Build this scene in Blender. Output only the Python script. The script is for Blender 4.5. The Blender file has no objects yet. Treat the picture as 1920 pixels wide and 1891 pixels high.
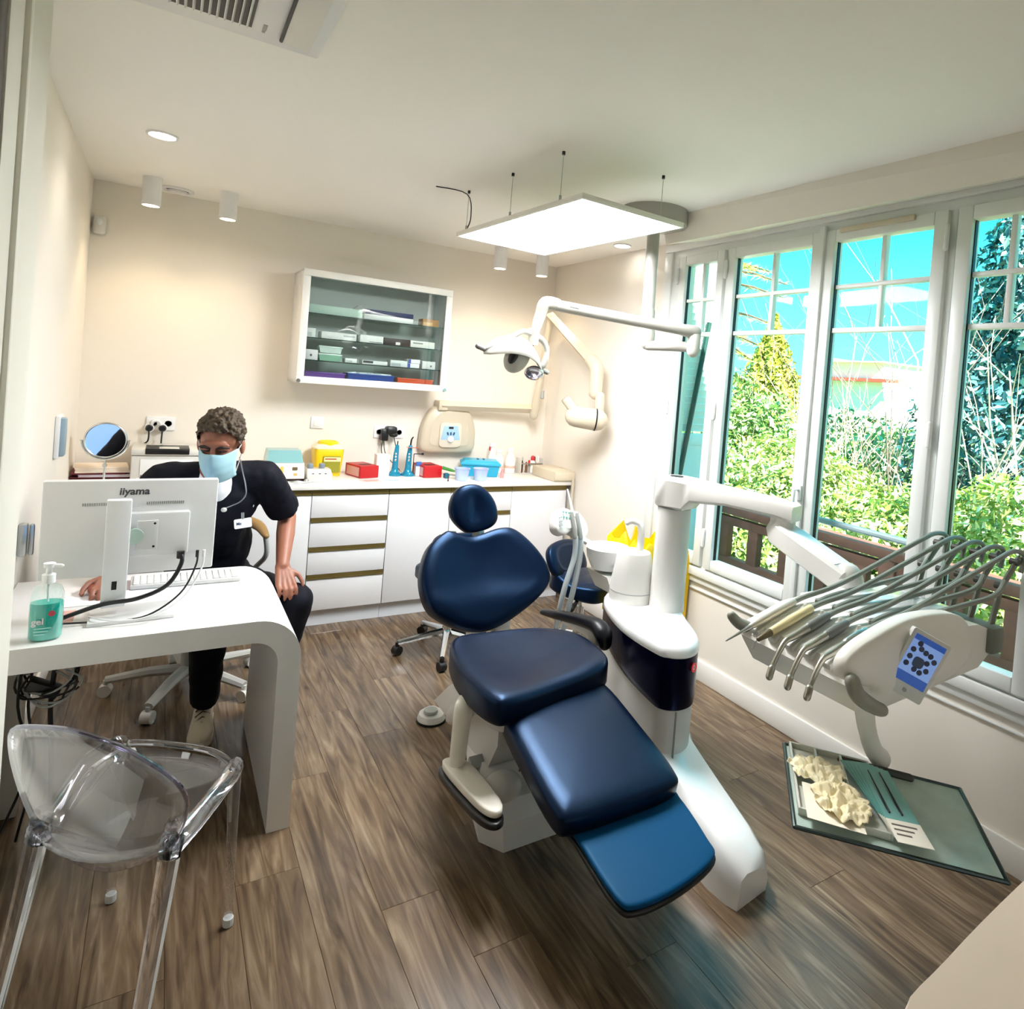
import bpy, bmesh, math, random
from mathutils import Vector, Matrix, noise
random.seed(11)
sc = bpy.context.scene
COL = sc.collection
PI = math.pi

# ------------------------------------------------------------------ camera
cam_d = bpy.data.cameras.new('camera'); cam = bpy.data.objects.new('camera', cam_d); COL.objects.link(cam)
YAW, PITCH, ROLL = 0.57334, -0.01491, 0.08134
F_PX, CX, CY = 1223.29, 1097.57, 737.71          # the phone picture is an off-centre crop: lens shift
_fw = Vector((math.sin(YAW)*math.cos(PITCH), math.cos(YAW)*math.cos(PITCH), math.sin(PITCH)))
_rt = Vector((math.cos(YAW), -math.sin(YAW), 0)); _up = _rt.cross(_fw)
_r2 = math.cos(ROLL)*_rt + math.sin(ROLL)*_up; _u2 = -math.sin(ROLL)*_rt + math.cos(ROLL)*_up
cam.matrix_world = Matrix(((_r2.x, _u2.x, -_fw.x, 0), (_r2.y, _u2.y, -_fw.y, 0), (_r2.z, _u2.z, -_fw.z, 1.6443), (0, 0, 0, 1)))
cam_d.sensor_fit = 'HORIZONTAL'; cam_d.sensor_width = 36; cam_d.lens = F_PX/1920*36
cam_d.shift_x = (960-CX)/1920; cam_d.shift_y = (CY-945.5)/1920
cam_d.clip_start = 0.02; cam_d.clip_end = 300
sc.camera = cam

# ------------------------------------------------------------------ sky, sun, exposure
sc.view_settings.view_transform = 'Standard'; sc.view_settings.look = 'None'
sc.view_settings.gamma = 1; sc.view_settings.use_curve_mapping = False
sc.view_settings.exposure = 2.58
SKY, SUN, PANEL, SPOT = 0.29, 4.1, 9.4, 1.5
world = bpy.data.worlds.new('sky'); sc.world = world; world.use_nodes = True
_n = world.node_tree.nodes; _l = world.node_tree.links; _n.clear()
_o = _n.new('ShaderNodeOutputWorld'); _b = _n.new('ShaderNodeBackground'); _t = _n.new('ShaderNodeTexCoord')
_s = _n.new('ShaderNodeSeparateXYZ'); _r = _n.new('ShaderNodeValToRGB')
_l.new(_t.outputs['Generated'], _s.inputs[0]); _l.new(_s.outputs['Z'], _r.inputs[0])
_e = _r.color_ramp.elements
_e[0].position = 0.0; _e[0].color = (0.30, 0.80, 0.95, 1); _e[1].position = 0.30; _e[1].color = (0.0, 0.72, 0.93, 1)
_l.new(_r.outputs[0], _b.inputs[0]); _b.inputs[1].default_value = SKY; _l.new(_b.outputs[0], _o.inputs[0])
_sd = bpy.data.lights.new('sun', 'SUN'); _sd.energy = SUN; _sd.angle = 0.009; _sd.color = (1, 0.95, 0.85)
_so = bpy.data.objects.new('sun', _sd); COL.objects.link(_so)
_so.rotation_euler = Vector((0.22, 0.70, -0.68)).to_track_quat('-Z', 'Y').to_euler()
sc.cycles.max_bounces = 8; sc.cycles.transparent_max_bounces = 16; sc.cycles.diffuse_bounces = 5; sc.cycles.glossy_bounces = 3; sc.cycles.adaptive_threshold = .12
sc.cycles.caustics_reflective = False; sc.cycles.caustics_refractive = False
sc.cycles.sample_clamp_indirect = 6.0

# room measures (metres): camera stands at x=0 y=0
XL, XR, YB, YF, ZH = -0.408, 2.685, 4.751, -1.3, 2.591
WZ = 0.89                                        # worktop height

# ------------------------------------------------------------------ materials
def srgb(h):
    h = h.lstrip('#'); o = []
    for i in (0, 2, 4):
        v = int(h[i:i+2], 16)/255; o.append(v/12.92 if v <= .04045 else ((v+.055)/1.055)**2.4)
    return tuple(o)
_M = {}
def mat(name, col='#ffffff', rough=.5, metal=0, var=.04, scale=6, bump=0, bscale=200, coat=0, emit=None, estr=0, spec=.5, sub=0, tint=None):
    if name in _M: return _M[name]
    m = bpy.data.materials.new(name); m.use_nodes = True; nt = m.node_tree; b = nt.nodes['Principled BSDF']
    c = srgb(col) if isinstance(col, str) else col
    tc = nt.nodes.new('ShaderNodeTexCoord'); nz = nt.nodes.new('ShaderNodeTexNoise'); nz.inputs['Scale'].default_value = scale
    nz.inputs['Detail'].default_value = 3
    nt.links.new(tc.outputs['Object'], nz.inputs['Vector'])
    mx = nt.nodes.new('ShaderNodeMix'); mx.data_type = 'RGBA'
    mx.inputs[6].default_value = (*[max(0, x*(1-var)) for x in c], 1); mx.inputs[7].default_value = (*[min(1, x*(1+var)) for x in c], 1)
    nt.links.new(nz.outputs['Fac'], mx.inputs[0]); nt.links.new(mx.outputs[2], b.inputs['Base Color'])
    b.inputs['Roughness'].default_value = rough; b.inputs['Metallic'].default_value = metal
    b.inputs['Coat Weight'].default_value = coat; b.inputs['Specular IOR Level'].default_value = spec
    if tint: b.inputs['Specular Tint'].default_value = (*tint, 1)
    if sub: b.inputs['Subsurface Weight'].default_value = sub; b.inputs['Subsurface Scale'].default_value = .01
    if emit is not None:
        b.inputs['Emission Color'].default_value = (*(srgb(emit) if isinstance(emit, str) else emit), 1); b.inputs['Emission Strength'].default_value = estr
    if bump:
        n2 = nt.nodes.new('ShaderNodeTexNoise'); n2.inputs['Scale'].default_value = bscale; nt.links.new(tc.outputs['Object'], n2.inputs['Vector'])
        bp = nt.nodes.new('ShaderNodeBump'); bp.inputs['Strength'].default_value = bump; bp.inputs['Distance'].default_value = .002
        nt.links.new(n2.outputs['Fac'], bp.inputs['Height']); nt.links.new(bp.outputs[0], b.inputs['Normal'])
    _M[name] = m; return m
def clear(name, tint=(1, 1, 1), refl=.06, edge=.5, rough=.02, edgecol=(1, 1, 1), haze=0, hazecol=(1, 1, 1)):
    """thin clear sheet: straight-through light, mirror reflection growing towards grazing angles, optional milky haze"""
    if name in _M: return _M[name]
    m = bpy.data.materials.new(name); m.use_nodes = True; nt = m.node_tree; nt.nodes.clear()
    out = nt.nodes.new('ShaderNodeOutputMaterial'); tr = nt.nodes.new('ShaderNodeBsdfTransparent'); gl = nt.nodes.new('ShaderNodeBsdfGlossy')
    tr.inputs[0].default_value = (*tint, 1); gl.inputs['Color'].default_value = (*edgecol, 1); gl.inputs['Roughness'].default_value = rough
    lw = nt.nodes.new('ShaderNodeLayerWeight'); lw.inputs[0].default_value = .35
    mr = nt.nodes.new('ShaderNodeMapRange'); mr.inputs['To Min'].default_value = refl; mr.inputs['To Max'].default_value = edge
    nt.links.new(lw.outputs['Facing'], mr.inputs['Value']); mx = nt.nodes.new('ShaderNodeMixShader')
    nt.links.new(mr.outputs[0], mx.inputs[0]); nt.links.new(tr.outputs[0], mx.inputs[1]); nt.links.new(gl.outputs[0], mx.inputs[2])
    last = mx
    if haze:
        df = nt.nodes.new('ShaderNodeBsdfDiffuse'); df.inputs[0].default_value = (*hazecol, 1); m2 = nt.nodes.new('ShaderNodeMixShader')
        m2.inputs[0].default_value = haze; nt.links.new(mx.outputs[0], m2.inputs[1]); nt.links.new(df.outputs[0], m2.inputs[2]); last = m2
    nt.links.new(last.outputs[0], out.inputs[0]); _M[name] = m; return m
def lamp_mat(name, col, s):
    if name in _M: return _M[name]
    return mat(name, '#ffffff', .5, emit=col, estr=s)

WALL = mat('wall_paint', '#e9e2d8', .75, var=.015, scale=2, bump=.03, bscale=300)
CEIL = mat('ceiling_paint', '#f8f6f1', .8, var=.01, scale=2)
WHITE = mat('white_lacquer', '#e8e8ea', .32, var=.015)
SATIN = mat('white_satin_trim', '#f0eee9', .45, var=.02)
PVC = mat('window_white', '#e2e4e2', .35, var=.02)
PLAST = mat('white_plastic', '#d3d1cc', .30, var=.02, coat=.3)
CREAM = mat('cream_plastic', '#cdc1ab', .35, var=.02)
GREYP = mat('grey_plastic', '#9b9f9c', .4)
HOSE = mat('hose_grey', '#85897f', .45, var=.06)
BLACK = mat('black_plastic', '#0c0c0e', .4)
NAVY = mat('navy_leather', '#01071c', .36, var=.15, bump=.08, bscale=120, spec=.45, tint=(.22, .5, 1.0))
NAVYD = mat('navy_panel', '#03041a', .22, spec=.25, tint=(.3, .4, 1))
TEALP = mat('footrest_vinyl', '#04426c', .5, bump=.15, bscale=300, spec=.25, tint=(.3, .7, 1))
CHROME = mat('chrome', '#d5d8da', .16, 1, var=.02)
STEEL = mat('steel', '#b5b8b6', .3, 1)
GOLD = mat('brass_strip', '#7d6d3d', .35, .6)
RED = mat('red_card', '#b30d16', .4)
TEAL = mat('teal_plastic', '#1f9fc4', .35)
PANE = clear('window_glass', (.98, 1, 1), .003, .035)
CABG = clear('cabinet_glass', (.94, .97, .96), .045, .35)
SHELFG = clear('shelf_glass', (.82, .91, .88), .06, .4)
LAMPW = mat('lamp_white', '#a09d95', .3, var=.02, coat=.2)
GHOST = clear('clear_acrylic_sheet', (.93, .93, .94), .045, .8, haze=.012)

# ------------------------------------------------------------------ geometry helpers
def T(x, y, z): return Matrix.Translation((x, y, z))
def RZ(a): return Matrix.Rotation(a, 4, 'Z')
def RX(a): return Matrix.Rotation(a, 4, 'X')
def RY(a): return Matrix.Rotation(a, 4, 'Y')
def B(): return bmesh.new()
def frame(o, x, y):
    """matrix with origin o, x axis and (roughly) y axis"""
    x = Vector(x).normalized(); z = x.cross(Vector(y)).normalized(); y = z.cross(x)
    return Matrix(((x.x, y.x, z.x, o[0]), (x.y, y.y, z.y, o[1]), (x.z, y.z, z.z, o[2]), (0, 0, 0, 1)))
def box(bm, c, s, m=None, bev=0, seg=2):
    mt = T(*c) @ Matrix.Diagonal((s[0], s[1], s[2], 1))
    if m is not None: mt = m @ mt
    r = bmesh.ops.create_cube(bm, size=1, matrix=mt)
    if bev:
        es = list({e for v in r['verts'] for e in v.link_edges})
        bmesh.ops.bevel(bm, geom=es, offset=bev, segments=seg, affect='EDGES', profile=.5, clamp_overlap=True)
    return bm
def bx(bm, x0, x1, y0, y1, z0, z1, bev=0, m=None):
    return box(bm, ((x0+x1)/2, (y0+y1)/2, (z0+z1)/2), (abs(x1-x0), abs(y1-y0), abs(z1-z0)), m, bev)
def crv(pts, n=6, closed=False):
    P = [Vector(p) for p in pts]; out = []; N = len(P)
    for i in range(N if closed else N-1):
        if closed: a, b, c, d = P[(i-1) % N], P[i], P[(i+1) % N], P[(i+2) % N]
        else: a, b, c, d = P[max(i-1, 0)], P[i], P[i+1], P[min(i+2, N-1)]
        for k in range(n):
            t = k/n; out.append(.5*((2*b)+(c-a)*t+(2*a-5*b+4*c-d)*t*t+(-a+3*b-3*c+d)*t**3))
    if not closed: out.append(P[-1])
    return out
def tube(bm, pts, rad, seg=10, rnd=False, closed=False, flat=None):
    """sweep a circle (or ellipse: flat=(k, upvector)) along pts; rad number or list"""
    P = [Vector(p) for p in pts]; N = len(P)
    rr = list(rad) if isinstance(rad, (list, tuple)) else [rad]*N
    if len(rr) != N: rr = [rr[min(int(i*(len(rr)-1)/(N-1)), len(rr)-2)]*(1-((i*(len(rr)-1)/(N-1)) % 1 if i < N-1 else 1)) + rr[min(int(i*(len(rr)-1)/(N-1)), len(rr)-2)+1]*((i*(len(rr)-1)/(N-1)) % 1 if i < N-1 else 1) for i in range(N)]
    tg = []
    for i in range(N):
        a = P[i-1] if (i or closed) else P[0]; b = P[(i+1) % N] if (i < N-1 or closed) else P[i]
        v = b-a; tg.append(v.normalized() if v.length > 1e-9 else Vector((0, 0, 1)))
    if rnd:
        st = [(P[0]-tg[0]*rr[0]*s, rr[0]*c, tg[0]) for s, c in ((.97, .25), (.8, .6), (.45, .89))]
        en = [(P[-1]+tg[-1]*rr[-1]*s, rr[-1]*c, tg[-1]) for s, c in ((.45, .89), (.8, .6), (.97, .25))]
        P = [a[0] for a in st]+P+[a[0] for a in en]; rr = [a[1] for a in st]+rr+[a[1] for a in en]; tg = [a[2] for a in st]+tg+[a[2] for a in en]; N = len(P)
    up = Vector((0, 0, 1)) if abs(tg[0].z) < .9 else Vector((1, 0, 0))
    if flat: up = Vector(flat[1])
    rings = []
    for i in range(N):
        t = tg[i]; up = (up - t*up.dot(t))
        up = up.normalized() if up.length > 1e-6 else t.orthogonal().normalized()
        s = t.cross(up); k = flat[0] if flat else 1
        rings.append([bm.verts.new(P[i]+(up*math.cos(2*PI*j/seg)*k+s*math.sin(2*PI*j/seg))*rr[i]) for j in range(seg)])
    for i in range(N if closed else N-1):
        A, C = rings[i], rings[(i+1) % N]
        for j in range(seg): bm.faces.new((A[j], A[(j+1) % seg], C[(j+1) % seg], C[j]))
    if not closed:
        bm.faces.new(rings[0][::-1]); bm.faces.new(rings[-1])
    return bm
def loft(bm, rings, cap=True, closed=True):
    R = [[bm.verts.new(Vector(p)) for p in r] for r in rings]; n = len(R[0])
    for a, b in zip(R, R[1:]):
        for j in range(n if closed else n-1): bm.faces.new((a[j], a[(j+1) % n], b[(j+1) % n], b[j]))
    if cap: bm.faces.new(R[0][::-1]); bm.faces.new(R[-1])
    return bm
def lathe(bm, prof, seg=24, m=None):
    m = m or Matrix()
    return loft(bm, [[m @ Vector((r*math.cos(2*PI*j/seg), r*math.sin(2*PI*j/seg), z)) for j in range(seg)] for r, z in prof])
def prism(bm, pts, z0, z1, m=None, bev=0):
    m = m or Matrix()
    vs = [[m @ Vector((x, y, z)) for x, y in pts] for z in (z0, z1)]
    n0 = len(bm.verts); loft(bm, vs)
    if bev:
        bm.verts.ensure_lookup_table(); es = list({e for v in bm.verts[n0:] for e in v.link_edges})
        bmesh.ops.bevel(bm, geom=es, offset=bev, segments=2, affect='EDGES', profile=.5, clamp_overlap=True)
    return bm
def ell(bm, c, r, m=None, seg=20):
    mt = T(*c) @ Matrix.Diagonal((r[0], r[1], r[2], 1))
    bmesh.ops.create_uvsphere(bm, u_segments=seg, v_segments=max(8, seg*2//3), radius=1, matrix=(m @ mt) if m is not None else mt)
    return bm
def rrect(x0, x1, y0, y1, r, n=5):
    o = []
    for cx, cy, a in ((x1-r, y1-r, 0), (x0+r, y1-r, PI/2), (x0+r, y0+r, PI), (x1-r, y0+r, 1.5*PI)):
        o += [(cx+r*math.cos(a+k*PI/2/n), cy+r*math.sin(a+k*PI/2/n)) for k in range(n+1)]
    return o
def cushion(bm, outline, th, m, edge=.045, crown=0.0, sub=6, fn=None, under=.6):
    """padded slab: outline (x,y) smoothed, thickness th along +z (top) , rounded rim of radius edge"""
    P = [(v.x, v.y) for v in crv([(x, y, 0) for x, y in outline], sub, True)]
    area = sum(P[i][0]*P[(i+1) % len(P)][1]-P[(i+1) % len(P)][0]*P[i][1] for i in range(len(P)))
    if area < 0: P = P[::-1]
    cx = sum(p[0] for p in P)/len(P); cy = sum(p[1] for p in P)/len(P)
    rad = min(math.hypot(p[0]-cx, p[1]-cy) for p in P)
    e = min(edge, rad*.5)
    prof = []                                     # (inset, height 0..1 of th) from bottom centre outwards then top
    lo = e*under
    prof += [(rad*.85, 0), (lo, 0)]
    for k in range(1, 4): a = k*PI/6; prof.append((lo*(1-math.sin(a)), lo*(1-math.cos(a))*.8))
    for k in range(0, 7): a = k*PI/12; prof.append((e*(1-math.cos(a)), th-e*.55+e*.55*math.sin(a)))
    for q in (.3, .45, .6, .75, .9, .985): prof.append((max(e, rad*q), th))
    rings = []
    for ins, h in prof:
        k = ins/rad; r = []
        for x, y in P:
            X = x+(cx-x)*k; Y = y+(cy-y)*k; z = h
            if h >= th-1e-6: z = th+crown*(1-(1-k)**2)
            if fn: z += fn(X-cx, Y-cy)*(1 if h > th*.5 else 0)
            r.append(m @ Vector((X, Y, z)))
        rings.append(r)
    return loft(bm, rings)
def text_bm(s, size, m, depth=.0006, align='CENTER', shear=0, bold=0):
    cu = bpy.data.curves.new('t', 'FONT'); cu.body = s; cu.size = size; cu.extrude = depth; cu.align_x = align; cu.align_y = 'CENTER'; cu.shear = shear; cu.offset = bold
    cu.resolution_u = 3
    o = bpy.data.objects.new('t', cu); COL.objects.link(o); dg = bpy.context.evaluated_depsgraph_get()
    me = bpy.data.meshes.new_from_object(o.evaluated_get(dg)); bm = B(); bm.from_mesh(me); bm.transform(m)
    bpy.data.objects.remove(o); bpy.data.curves.remove(cu); bpy.data.meshes.remove(me)
    return bm
def remesh(bm, vox, it=4):
    me = bpy.data.meshes.new('r'); bm.to_mesh(me); o = bpy.data.objects.new('r', me); COL.objects.link(o)
    md = o.modifiers.new('r', 'REMESH'); md.mode = 'VOXEL'; md.voxel_size = vox
    if it: s = o.modifiers.new('s', 'SMOOTH'); s.iterations = it; s.factor = .5
    dg = bpy.context.evaluated_depsgraph_get(); m2 = bpy.data.meshes.new_from_object(o.evaluated_get(dg))
    bpy.data.objects.remove(o); bpy.data.meshes.remove(me); b2 = B(); b2.from_mesh(m2); bpy.data.meshes.remove(m2); bm.free(); return b2

# ------------------------------------------------------------------ object helpers
def wmat(o):
    m = o.matrix_basis.copy()
    while o.parent: o = o.parent; m = o.matrix_basis @ m
    return m
def obj(name, bm, m, parent=None, label=None, smooth=35, world=True, loc=None, kind=None):
    """link bm as one mesh object; bm is in world coordinates unless world=False"""
    if loc is not None: inv = Matrix.Translation(loc).inverted()
    elif parent is not None: inv = wmat(parent).inverted()
    else: inv = None
    if inv is not None and world: bm.transform(inv)
    bmesh.ops.recalc_face_normals(bm, faces=bm.faces[:])
    me = bpy.data.meshes.new(name); bm.to_mesh(me); bm.free()
    for x in (m if isinstance(m, (list, tuple)) else [m]): me.materials.append(x)
    if smooth:
        me.polygons.foreach_set('use_smooth', [True]*len(me.polygons)); me.set_sharp_from_angle(angle=math.radians(smooth))
    o = bpy.data.objects.new(name, me); COL.objects.link(o)
    if parent is not None: o.parent = parent
    if loc is not None: o.location = loc
    if label: o['label'] = label
    if kind: o['kind'] = kind
    return o
def thing(name, label, cat, loc=(0, 0, 0), rz=0, group=None):
    o = bpy.data.objects.new(name, None); COL.objects.link(o); o.empty_display_size = .05
    o.location = loc; o.rotation_euler = (0, 0, rz); o['label'] = label; o['category'] = cat
    if group: o['group'] = group
    return o
def solo(name, label, cat, bm, m, loc, group=None, world=True, smooth=35):
    o = obj(name, bm, m, loc=loc, world=world, smooth=smooth); o['label'] = label; o['category'] = cat
    if group: o['group'] = group
    return o
def struct(name, bm, m, label=None, parent=None, smooth=35):
    o = obj(name, bm, m, parent, smooth=smooth)
    if parent is None: o['kind'] = 'structure'
    if label: o['label'] = label
    return o
def sempty(name, label, loc):
    o = bpy.data.objects.new(name, None); COL.objects.link(o); o.location = loc; o['kind'] = 'structure'; o['label'] = label; return o
def clone(root, loc, rz=0, label=None, group=None):
    r = root.copy(); COL.objects.link(r); r.location = loc; r.rotation_euler = (0, 0, rz)
    if label: r['label'] = label
    if group: r['group'] = group
    for ch in list(root.children):
        c = ch.copy(); COL.objects.link(c); c.parent = r
        for g in list(ch.children): d = g.copy(); COL.objects.link(d); d.parent = c
    return r

# ================================================================== THE ROOM
def plank_mat():
    m = bpy.data.materials.new('oak_plank'); m.use_nodes = True; nt = m.node_tree; b = nt.nodes['Principled BSDF']; N = nt.nodes.new; L = nt.links.new
    tc = N('ShaderNodeTexCoord'); oi = N('ShaderNodeObjectInfo'); cmb = N('ShaderNodeCombineXYZ')
    ml = N('ShaderNodeMath'); ml.operation = 'MULTIPLY'; ml.inputs[1].default_value = 37; L(oi.outputs['Random'], ml.inputs[0])
    L(ml.outputs[0], cmb.inputs[0]); L(ml.outputs[0], cmb.inputs[1]); L(ml.outputs[0], cmb.inputs[2])
    ad = N('ShaderNodeVectorMath'); L(tc.outputs['Object'], ad.inputs[0]); L(cmb.outputs[0], ad.inputs[1])
    mp = N('ShaderNodeMapping'); mp.inputs['Scale'].default_value = (1, .085, 1); L(ad.outputs[0], mp.inputs[0])
    n1 = N('ShaderNodeTexNoise'); n1.inputs['Scale'].default_value = 26; n1.inputs['Detail'].default_value = 6; n1.inputs['Distortion'].default_value = 1.6; L(mp.outputs[0], n1.inputs[0])
    mp2 = N('ShaderNodeMapping'); mp2.inputs['Scale'].default_value = (1, .25, 1); L(ad.outputs[0], mp2.inputs[0])
    n2 = N('ShaderNodeTexNoise'); n2.inputs['Scale'].default_value = 7; n2.inputs['Detail'].default_value = 3; n2.inputs['Distortion'].default_value = 2; L(mp2.outputs[0], n2.inputs[0])
    r1 = N('ShaderNodeValToRGB'); e = r1.color_ramp.elements; e[0].position = .28; e[0].color = (*srgb('#46372a'), 1); e[1].position = .75; e[1].color = (*srgb('#917e69'), 1)
    k = r1.color_ramp.elements.new(.5); k.color = (*srgb('#6b5844'), 1); L(n1.outputs['Fac'], r1.inputs[0])
    r2 = N('ShaderNodeValToRGB'); e = r2.color_ramp.elements; e[0].position = .3; e[0].color = (.72, .70, .68, 1); e[1].position = .7; e[1].color = (1.1, 1.08, 1.02, 1); L(n2.outputs['Fac'], r2.inputs[0])
    mx = N('ShaderNodeMix'); mx.data_type = 'RGBA'; mx.blend_type = 'MULTIPLY'; mx.inputs[0].default_value = .85; L(r1.outputs[0], mx.inputs[6]); L(r2.outputs[0], mx.inputs[7])
    hs = N('ShaderNodeHueSaturation'); mr = N('ShaderNodeMapRange'); mr.inputs['To Min'].default_value = .88; mr.inputs['To Max'].default_value = 1.12; L(oi.outputs['Random'], mr.inputs[0])
    L(mr.outputs[0], hs.inputs['Value']); L(mx.outputs[2], hs.inputs['Color']); L(hs.outputs[0], b.inputs['Base Color'])
    b.inputs['Roughness'].default_value = .25
    bp = N('ShaderNodeBump'); bp.inputs['Strength'].default_value = .12; bp.inputs['Distance'].default_value = .002; L(n1.outputs['Fac'], bp.inputs['Height']); L(bp.outputs[0], b.inputs['Normal'])
    return m
OAK = plank_mat()
b = B(); bx(b, -1.3, XR, YF, YB, -.06, -.006); floor = struct('floor', b, mat('floor_joint', '#65503f', .8), 'brown oak plank floor')
PW, PL = .185, 1.25
pm = {}
def plank_mesh(w, l):
    k = (round(w, 3), round(l, 3))
    if k not in pm:
        b = B(); box(b, (0, 0, -.004), (w-.0008, l-.0008, .008), bev=.0007, seg=1); me = bpy.data.meshes.new('plank'); b.to_mesh(me); b.free(); me.materials.append(OAK); pm[k] = me
    return pm[k]
rf = random.Random(5); x = XR; ci = 0
while x > -.62:
    y = YF - [.2, .75, .45, 1.0][ci % 4] - rf.random()*.1; w = min(PW, x+.62)
    while y < YB:
        y0, y1 = max(y, YF), min(y+PL, YB)
        if y1-y0 > .05 and w > .03:
            o = bpy.data.objects.new('plank', plank_mesh(w, y1-y0)); COL.objects.link(o); o.parent = floor; o.location = (x-w/2, (y0+y1)/2, 0)
        y += PL
    x -= PW; ci += 1
b = B(); bx(b, -1.3, XR+.2, YF-.1, YB+.1, ZH, ZH+.1); struct('ceiling', b, CEIL, 'white ceiling')
b = B(); bx(b, XL-.1, XR+.2, YB, YB+.1, -.06, ZH); struct('wall_back', b, WALL, 'warm white back wall')
b = B(); bx(b, XL-.1, XL, 2.085, YB, -.06, ZH); struct('wall_left', b, WALL, 'white side wall behind the desk')
b = B(); bx(b, -.42, -.28, 1.56, 2.085, -.06, ZH); bx(b, -.42, -.28, YF, .70, -.06, ZH); bx(b, -.42, -.28, .70, 1.56, 2.5, ZH)
struct('wall_entrance', b, mat('pier_paint', '#e6e3d8', .7, var=.02), 'greyish pier beside the entrance')
b = B(); bx(b, -1.3, XR+.2, YF-.1, YF, -.06, ZH); struct('wall_front', b, WALL, 'wall behind the camera')
# right wall with the window opening
WY0, WY1, WZ0, WZ1 = .965, 3.235, .60, 2.53
b = B(); bx(b, XR, XR+.18, YF, WY0, -.06, ZH); bx(b, XR, XR+.18, WY1, YB, -.06, ZH); bx(b, XR, XR+.18, WY0, WY1, -.06, WZ0); bx(b, XR, XR+.18, WY0, WY1, WZ1, ZH)
struct('wall_right', b, WALL, 'window wall')
# ceiling beam over the windows, underside rising towards the glass
b = B(); loft(b, [[(2.26, 2.86, ZH), (2.30, 2.86, 2.455), (XR, 2.86, 2.555), (XR, 2.86, ZH)], [(2.40, YF, ZH), (2.40, YF, 2.44), (XR, YF, 2.555), (XR, YF, ZH)]])
struct('trim_1', b, mat('beam_paint', '#e9e4d8', .7, var=.015), 'boxed-in beam along the ceiling above the windows', smooth=0)
b = B(); bx(b, XR-.014, XR, YF, 4.25, 0, .115, .004); struct('baseboard_right', b, SATIN)
b = B(); bx(b, XL, XL+.014, 2.1, 4.25, 0, .115, .004); struct('baseboard_left', b, SATIN)
# entrance casing and dark door at the left edge
b = B(); bx(b, -.282, -.268, 1.57, 1.69, 0, 2.56, .004); bx(b, -.282, -.258, 1.69, 1.715, 0, 2.56, .004); bx(b, -.282, -.268, .66, 1.57, 2.49, 2.56, .004)
struct('trim_2', b, mat('casing_paint', '#eae7dc', .5), 'pale door casing at the left edge')
b = B(); bx(b, -.35, -.31, .70, 1.55, 0, 2.49); struct('door_1', b, mat('dark_door', '#2a0f06', .4, var=.3, scale=9), 'dark brown door leaf')
b = B(); bx(b, -.30, -.272, 1.50, 1.568, 0, 2.485, .004); struct('trim_3', b, mat('dark_jamb', '#1c0d08', .4), 'dark door jamb')
# sill board and moulding under the windows
b = B(); bx(b, XR-.035, XR+.02, .93, 3.27, .585, .635, .006); bx(b, XR-.02, XR, .90, 3.30, .545, .583, .004); bx(b, XR-.012, XR, .90, 3.30, .50, .508, .002)
struct('trim_4', b, PVC, 'white window sill board and moulding')
b = B(); bx(b, XR-.028, XR, 3.225, 3.30, .637, 2.52, .004); bx(b, XR-.028, XR, .90, .975, .637, 2.52, .004); bx(b, XR-.028, XR, .90, 3.30, 2.521, 2.566, .004)
struct('trim_5', b, PVC, 'white window architrave')
# fixed frame
b = B(); FX0, FX1 = XR-.01, XR+.06
bx(b, FX0, FX1, .965, 3.235, .60, .66, .004); bx(b, FX0, FX1, .965, 3.235, 2.465, 2.53, .004)
for y0, y1 in ((.965, 1.04), (3.165, 3.235), (2.715, 2.755), (1.455, 1.495)): bx(b, FX0-.002, FX1, y0, y1, .64, 2.48, .004)
struct('trim_6', b, PVC, 'fixed white window frame with posts')
def window(n, y0, y1, hinge, label):
    z0, z1 = .705, 2.42; bw = .058
    w = sempty('window_%d' % n, label, (XR, (y0+y1)/2, .62))
    for nm, a in (('stile', (y0-bw, y0, z0-bw, z1+bw)), ('stile', (y1, y1+bw, z0-bw, z1+bw)), ('rail', (y0, y1, z0-bw, z0)), ('rail', (y0, y1, z1, z1+bw))):
        b = B(); bx(b, XR-.035, XR+.03, *a, .006); obj(nm, b, PVC, w)
    ym = (y0+y1)/2
    for a in ((y0, y1, 1.985, 2.008), (y0, y1, 2.195, 2.215)): b = B(); bx(b, XR-.008, XR+.028, *a, .003); obj('glazing_bar', b, PVC, w)
    b = B(); bx(b, XR-.006, XR+.026, ym-.011, ym+.011, 2.0, z1, .003); obj('glazing_bar', b, PVC, w)
    cells = [(y0, y1, z0, 1.99)]+[(ya, yb, za, zb) for ya, yb in ((y0, ym), (ym, y1)) for za, zb in ((2.0, 2.2), (2.21, z1))]
    for a in cells: b = B(); bx(b, XR+.006, XR+.010, *a); obj('pane', b, PANE, w, smooth=0)
    b = B()
    for s in (y0, y1):
        for zz in ((z0, z1),): bx(b, XR-.012, XR+.006, s-.004, s+.004, zz[0], zz[1])
    obj('gasket', b, BLACK, w)
    yh = y0-bw-.004 if hinge == 'r' else y1+bw+.004
    for zz in (.82, 1.55, 2.36): b = B(); tube(b, [(XR-.042, yh, zz-.045), (XR-.042, yh, zz+.045)], .011, 10, True); obj('hinge', b, PVC, w)
    return w
window(1, 2.813, 3.085, 'l', 'narrow window sash by the shutter')
w2 = window(2, 2.150, 2.668, 'l', 'wide window sash left of the pair')
w3 = window(3, 1.540, 2.018, 'r', 'wide window sash right of the pair')
window(4, 1.100, 1.384, 'r', 'narrow window sash at the right')
b = B(); bx(b, XR-.052, XR-.03, 2.068, 2.10, .6, 2.5, .006); obj('meeting_stile', b, PVC, w2)
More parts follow.
